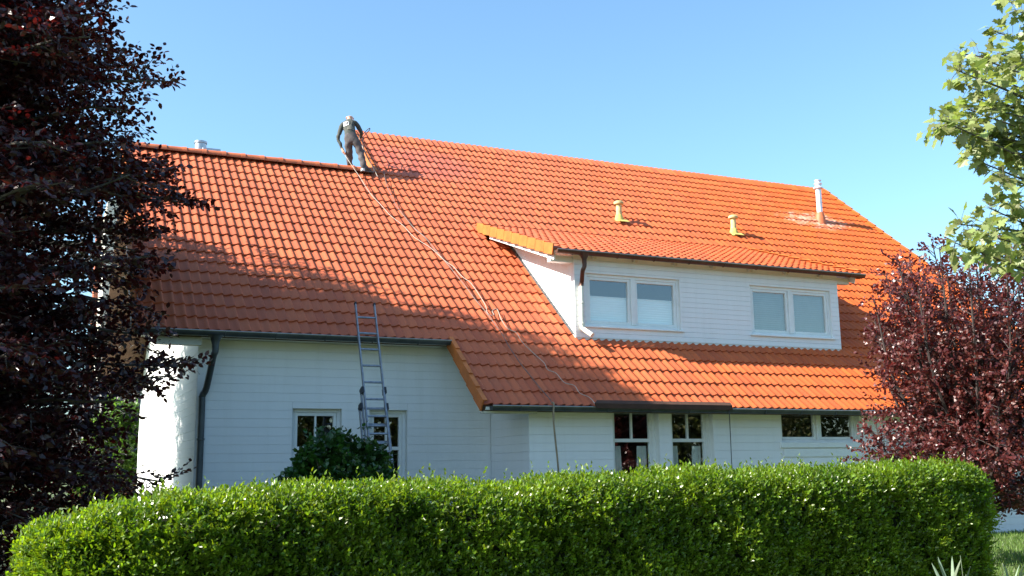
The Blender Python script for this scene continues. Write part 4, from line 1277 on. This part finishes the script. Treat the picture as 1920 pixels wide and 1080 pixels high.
# ------------------------------------------------------------------ worker on the ridge
def skin_mesh(name, verts, edges, rad, sub=2):
    me = bpy.data.meshes.new(name)
    me.from_pydata([tuple(map(float, v)) for v in verts], edges, [])
    o = bpy.data.objects.new(name, me); COL.objects.link(o)
    bm = bmesh.new(); bm.from_mesh(me)
    lay_ = bm.verts.layers.skin.verify()
    for v, r in zip(bm.verts, rad):
        v[lay_].radius = r if isinstance(r, tuple) else (r, r)
        v[lay_].use_root = False
    bm.verts.ensure_lookup_table(); bm.verts[0][lay_].use_root = True
    bm.to_mesh(me); bm.free()
    o.modifiers.new("skin", 'SKIN'); s = o.modifiers.new("sub", 'SUBSURF'); s.levels = sub; s.render_levels = sub
    dg = bpy.context.evaluated_depsgraph_get()
    ev = o.evaluated_get(dg)
    out = bpy.data.meshes.new_from_object(ev, depsgraph=dg)
    bpy.data.objects.remove(o)
    return out

def person():
    A_ = lambda x, y, Y: at(x, y, Y=Y)
    J = {}
    J['pelvis'] = A_(659.5, 259, 5.78); J['waist'] = A_(657, 250, 5.84); J['chest'] = A_(654, 238, 5.95); J['neck0'] = A_(653.5, 230, 6.04)
    J['neck'] = A_(654.5, 226.5, 6.08); J['head0'] = A_(655.2, 224.0, 6.12); J['head'] = A_(655.8, 221.2, 6.14); J['crown'] = A_(655.3, 218.2, 6.14)
    J['shL'] = A_(641.5, 234.5, 5.99); J['elL'] = A_(633.2, 259, 5.97); J['wrL'] = A_(642.0, 280, 5.90); J['haL'] = A_(644.3, 285.0, 5.88)
    J['shR'] = A_(666.8, 230.0, 6.0); J['elR'] = A_(678.5, 249, 6.02); J['wrR'] = A_(675.5, 259.5, 6.18); J['haR'] = A_(674.0, 263.5, 6.25)
    J['hipL'] = A_(652.5, 263, 5.82); J['knL'] = A_(655.0, 287, 5.92); J['anL'] = A_(655.5, 310.5, 6.02); J['toL'] = A_(660.5, 312.5, 6.20)
    J['hipR'] = A_(667.0, 263, 5.76); J['knR'] = A_(677.3, 290, 5.74)
    foot = on_roof(684, 322, 0.045)
    J['anR'] = foot + np.array([-0.02, 0.0, 0.085]); J['toR'] = foot + np.array([0.17, 0.03, 0.035]); J['heR'] = foot + np.array([-0.05, -0.02, 0.025])
    names = list(J); idx = {n: i for i, n in enumerate(names)}
    R = dict(pelvis=(.150, .125), waist=(.138, .11), chest=(.168, .125), neck0=(.09, .075), neck=.055, head0=.065, head=.098, crown=.074,
             shL=.068, elL=.046, wrL=.033, haL=.034, shR=.068, elR=.046, wrR=.033, haR=.034,
             hipL=.112, knL=.088, anL=.072, toL=.044, hipR=.112, knR=.090, anR=.070, toR=.042, heR=.045)
    E_ = [('pelvis', 'waist'), ('waist', 'chest'), ('chest', 'neck0'), ('neck0', 'neck'), ('neck', 'head0'), ('head0', 'head'), ('head', 'crown'),
          ('neck0', 'shL'), ('shL', 'elL'), ('elL', 'wrL'), ('wrL', 'haL'), ('neck0', 'shR'), ('shR', 'elR'), ('elR', 'wrR'), ('wrR', 'haR'),
          ('pelvis', 'hipL'), ('hipL', 'knL'), ('knL', 'anL'), ('anL', 'toL'), ('pelvis', 'hipR'), ('hipR', 'knR'), ('knR', 'anR'), ('anR', 'toR'), ('anR', 'heR')]
    V = [J[n] for n in names]; rad = [R[n] for n in names]; ed = [(idx[a], idx[b]) for a, b in E_]
    # fingers and thumb close round what each hand holds
    def fingers(h, w, curl, across):
        d = unit(J[h] - J[w]); a = unit(across - d * (across @ d)); c = unit(curl - d * (curl @ d))
        for k in range(4):
            L_ = (0.9, 1.0, 0.95, 0.75)[k]
            p0 = J[h] + a * (k - 1.5) * 0.019 + d * 0.015
            p1 = p0 + d * 0.038 * L_ + c * 0.008; p2 = p1 + c * 0.030 * L_ + d * 0.008; p3 = p2 + c * 0.006 - d * 0.024 * L_
            b = len(V)
            V.extend([p0, p1, p2, p3]); rad.extend([.0098, .0092, .0085, .0075])
            ed.extend([(idx[h], b), (b, b + 1), (b + 1, b + 2), (b + 2, b + 3)])
        p1 = J[w] * 0.45 + J[h] * 0.55 - a * 0.036; p2 = p1 + d * 0.03 + c * 0.022; p3 = p2 + d * 0.016 + c * 0.022 + a * 0.01
        b = len(V); V.extend([p1, p2, p3]); rad.extend([.012, .0105, .0085]); ed.extend([(idx[h], b), (b, b + 1), (b + 1, b + 2)])
    fingers('haL', 'wrL', np.array([0.8, 0.3, 0.1]), np.array([0.2, -1, 0.2]))
    fingers('haR', 'wrR', np.array([0.2, -0.6, -0.6]), np.array([1.0, 0.2, 0.3]))
    me = skin_mesh("person", V, ed, rad, 2)
    for k in ('skin', 'sweater', 'trouser', 'shoe', 'print'): me.materials.append(M[k])
    segs = [(J[a], J[b], a, b) for a, b in E_]
    fing = [np.array(v) for v in V[len(names):]]
    for pl in me.polygons:
        c = np.array(pl.center); best = (9, None, 0)
        for a, b, na, nb_ in segs:
            ab = b - a; t = max(0, min(1, float((c - a) @ ab / (ab @ ab)))); d_ = float(np.linalg.norm(c - a - ab * t))
            ra = R[na] if not isinstance(R[na], tuple) else R[na][0]
            if d_ / (ra + 0.02) < best[0]: best = (d_ / (ra + 0.02), (na, nb_), t)
        na, nb_ = best[1]; t = best[2]
        if na in ('neck', 'head0', 'head') or (nb_ == 'neck' and t > 0.5): mi = 0
        elif nb_ in ('haL', 'haR') or min(float(np.linalg.norm(c - f)) for f in fing) < 0.022: mi = 0
        elif (na in ('elL', 'elR') and t > 0.93): mi = 0
        elif nb_ in ('toL', 'toR', 'heR'): mi = 3
        elif na in ('hipL', 'hipR', 'knL', 'knR') or nb_ in ('hipL', 'hipR') or (na == 'pelvis' and t < 0.62): mi = 2
        else: mi = 1
        pl.material_index = mi; pl.use_smooth = True
    me.update()
    tv = set(v for pl in me.polygons if pl.material_index in (1, 2) for v in pl.vertices)
    nrm = [v.normal.copy() for v in me.vertices]
    for i in tv:                                           # creases of loose cloth
        c = me.vertices[i].co
        k = 0.0075 if c.z < J['waist'][2] else 0.002
        c += nrm[i] * (k * (math.sin(c.z * 46 + c.x * 30) + 0.7 * math.sin(c.z * 24 - c.x * 40 + 1.3)))
    o = put("person", me)
    tag(o, "worker in dark sweater and grey work trousers standing on the ridge with a hose", "person")
    # trouser folds: cuffs, seat yoke and bib straps as cloth bands following the body
    back = unit(np.cross(J['shR'] - J['shL'], J['chest'] - J['pelvis'])); 
    if back[1] > 0: back = -back
    up_ = unit(J['neck0'] - J['waist']); rt = unit(np.cross(up_, -back)); 
    if rt[0] < 0: rt = -rt
    from mathutils.bvhtree import BVHTree
    bvh = BVHTree.FromPolygons([v.co for v in me.vertices], [tuple(q.vertices) for q in me.polygons])
    def onback(u, w, off):
        s = J['chest'] + rt * u + up_ * w + back * 0.5
        hit = bvh.ray_cast(Vector(s), Vector(-back))
        if hit[0] is None: return J['chest'] + rt * u + up_ * w + back * 0.1
        return np.array(hit[0]) + back * off
    def cloth(outline, off, n=8):
        m = MB(); 
        (u0, w0), (u1, w1), (u2, w2), (u3, w3) = outline
        vs = []
        for i in range(n + 1):
            for j in range(n + 1):
                s, t = i / n, j / n
                u = (u0 * (1 - s) + u1 * s) * (1 - t) + (u3 * (1 - s) + u2 * s) * t
                w = (w0 * (1 - s) + w1 * s) * (1 - t) + (w3 * (1 - s) + w2 * s) * t
                vs.append(onback(u, w, off))
        fs = [(i * (n + 1) + j, i * (n + 1) + j + 1, (i + 1) * (n + 1) + j + 1, (i + 1) * (n + 1) + j) for i in range(n) for j in range(n)]
        return m.add(vs, fs)
    bib = cloth([(-0.075, -0.20), (0.095, -0.20), (0.055, -0.02), (-0.045, -0.02)], 0.010).build("bib_back", M['bib'], o, smooth=True)
    cloth([(0.02, -0.03), (0.055, -0.03), (0.085, 0.12), (0.06, 0.12)], 0.012).build("strap", M['bib'], o, smooth=True)
    cloth([(-0.045, -0.03), (-0.01, -0.03), (-0.05, 0.12), (-0.08, 0.12)], 0.008).build("strap", M['bib'], o, smooth=True)
    # emblem printed on the upper back: white shield, dark ring and brown lettering blocks
    def disc(cu, cw, ru, rw, off, n=20, inner=0.0, sq=1.0):
        vs = []; fs = []
        for i in range(n):
            a = 2 * math.pi * i / n; ca, sa = math.cos(a), math.sin(a)
            ca = math.copysign(abs(ca) ** sq, ca); sa = math.copysign(abs(sa) ** sq, sa)
            vs.append(onback(cu + ru * ca, cw + rw * sa, off)); vs.append(onback(cu + ru * inner * ca, cw + rw * inner * sa, off))
        for i in range(n):
            j = (i + 1) % n; fs.append((2 * i, 2 * j, 2 * j + 1, 2 * i + 1))
        return MB().add(vs, fs)
    em = disc(-0.075, 0.01, 0.062, 0.080, 0.016, inner=0.02, sq=0.7).build("back_emblem", M['print'], o, smooth=True)
    disc(-0.075, 0.025, 0.046, 0.052, 0.020, inner=0.62).build("emblem_ring", M['print_d'], em)
    cloth([(-0.112, 0.014), (-0.038, 0.014), (-0.038, 0.036), (-0.112, 0.036)], 0.021, 3).build("emblem_lettering", M['print_b'], em)
    cloth([(-0.095, -0.006), (-0.055, -0.006), (-0.055, 0.004), (-0.095, 0.004)], 0.021, 3).build("emblem_lettering", M['print_d'], em)
    # shoe soles and ears
    f = J['heR']
    MB().prism([f + np.array([-0.045, -0.05, -0.030]), J['toR'] + np.array([0.05, -0.05, -0.035]), J['toR'] + np.array([0.06, 0.05, -0.035]), f + np.array([-0.045, 0.05, -0.030])], (0, 0, 0.022)).build("shoe_sole", M['print_d'], o)
    MB().lathe(J['heR'] + np.array([-0.005, -0.012, -0.028]), [(0.045, 0), (0.05, 0.03), (0.046, 0.062)], 10).build("shoe_heel", M['print'], o, smooth=True)
    for s in (-1, 1):
        c = J['head'] + np.array([s * 0.083, -0.005, -0.012])
        MB().tube([c + np.array([0, 0, -0.028]), c + np.array([s * 0.012, -0.008, 0.0]), c + np.array([0, 0, 0.028])], [0.006, 0.012, 0.007], 6).build("ear", M['skin'], o, smooth=True)
    hd = J['head']
    MB().tube([hd + np.array([0.0, 0.085, 0.015]), hd + np.array([0, 0.103, -0.01]), hd + np.array([0, 0.088, -0.025])], [0.008, 0.014, 0.009], 6).build("nose", M['skin'], o, smooth=True)
    for s in (-1, 1):
        MB().lathe(hd + np.array([s * 0.032, 0.083, 0.008]), [(0.003, -0.007), (0.009, -0.003), (0.009, 0.003), (0.003, 0.007)], 8).build("eye", M['print_d'], o)
    MB().tube([hd + np.array([-0.022, 0.083, -0.045]), hd + np.array([0, 0.09, -0.047]), hd + np.array([0.022, 0.083, -0.045])], 0.004, 5).build("mouth", M['print_b'], o)
    # lance and the loop of hose behind the right arm
    t0 = J['haR']; t1 = on_roof(708, 331, 0.03)
    lance = MB().tube([t0 + (t0 - t1) * 0.06, t0, (t0 + t1) / 2, t1], [0.012, 0.012, 0.010, 0.008], 7)
    lo2 = lance.build("cleaning_lance", M['hose_p'], smooth=True)
    MB().tube([t0 + (t0 - t1) * 0.07, t0 + (t1 - t0) * 0.06], 0.018, 8).build("lance_grip", M['black'], lo2, smooth=True)
    tag(lo2, "thin pale cleaning lance in the worker's right hand pointing at the tiles", "lance")
    loop = curve_pts([t0 + (t0 - t1) * 0.06, at(680, 252, Y=6.3), at(689, 243, Y=6.35), at(693.5, 240.5, Y=6.35), at(692, 245, Y=6.35), at(684, 253, Y=6.3), at(680, 262, Y=6.05), at(684, 285, Y=5.75), on_roof(700, 312, 0.03), on_roof(719, 319, 0.042)], 6)
    tag(MB().tube(loop, 0.010, 6).build("hose", M['hose_d'], smooth=True), "dark hose looping up behind the worker's right arm", "hose")
person()
scene["leaf_counts"] = str((nb, npl, nm, nh))
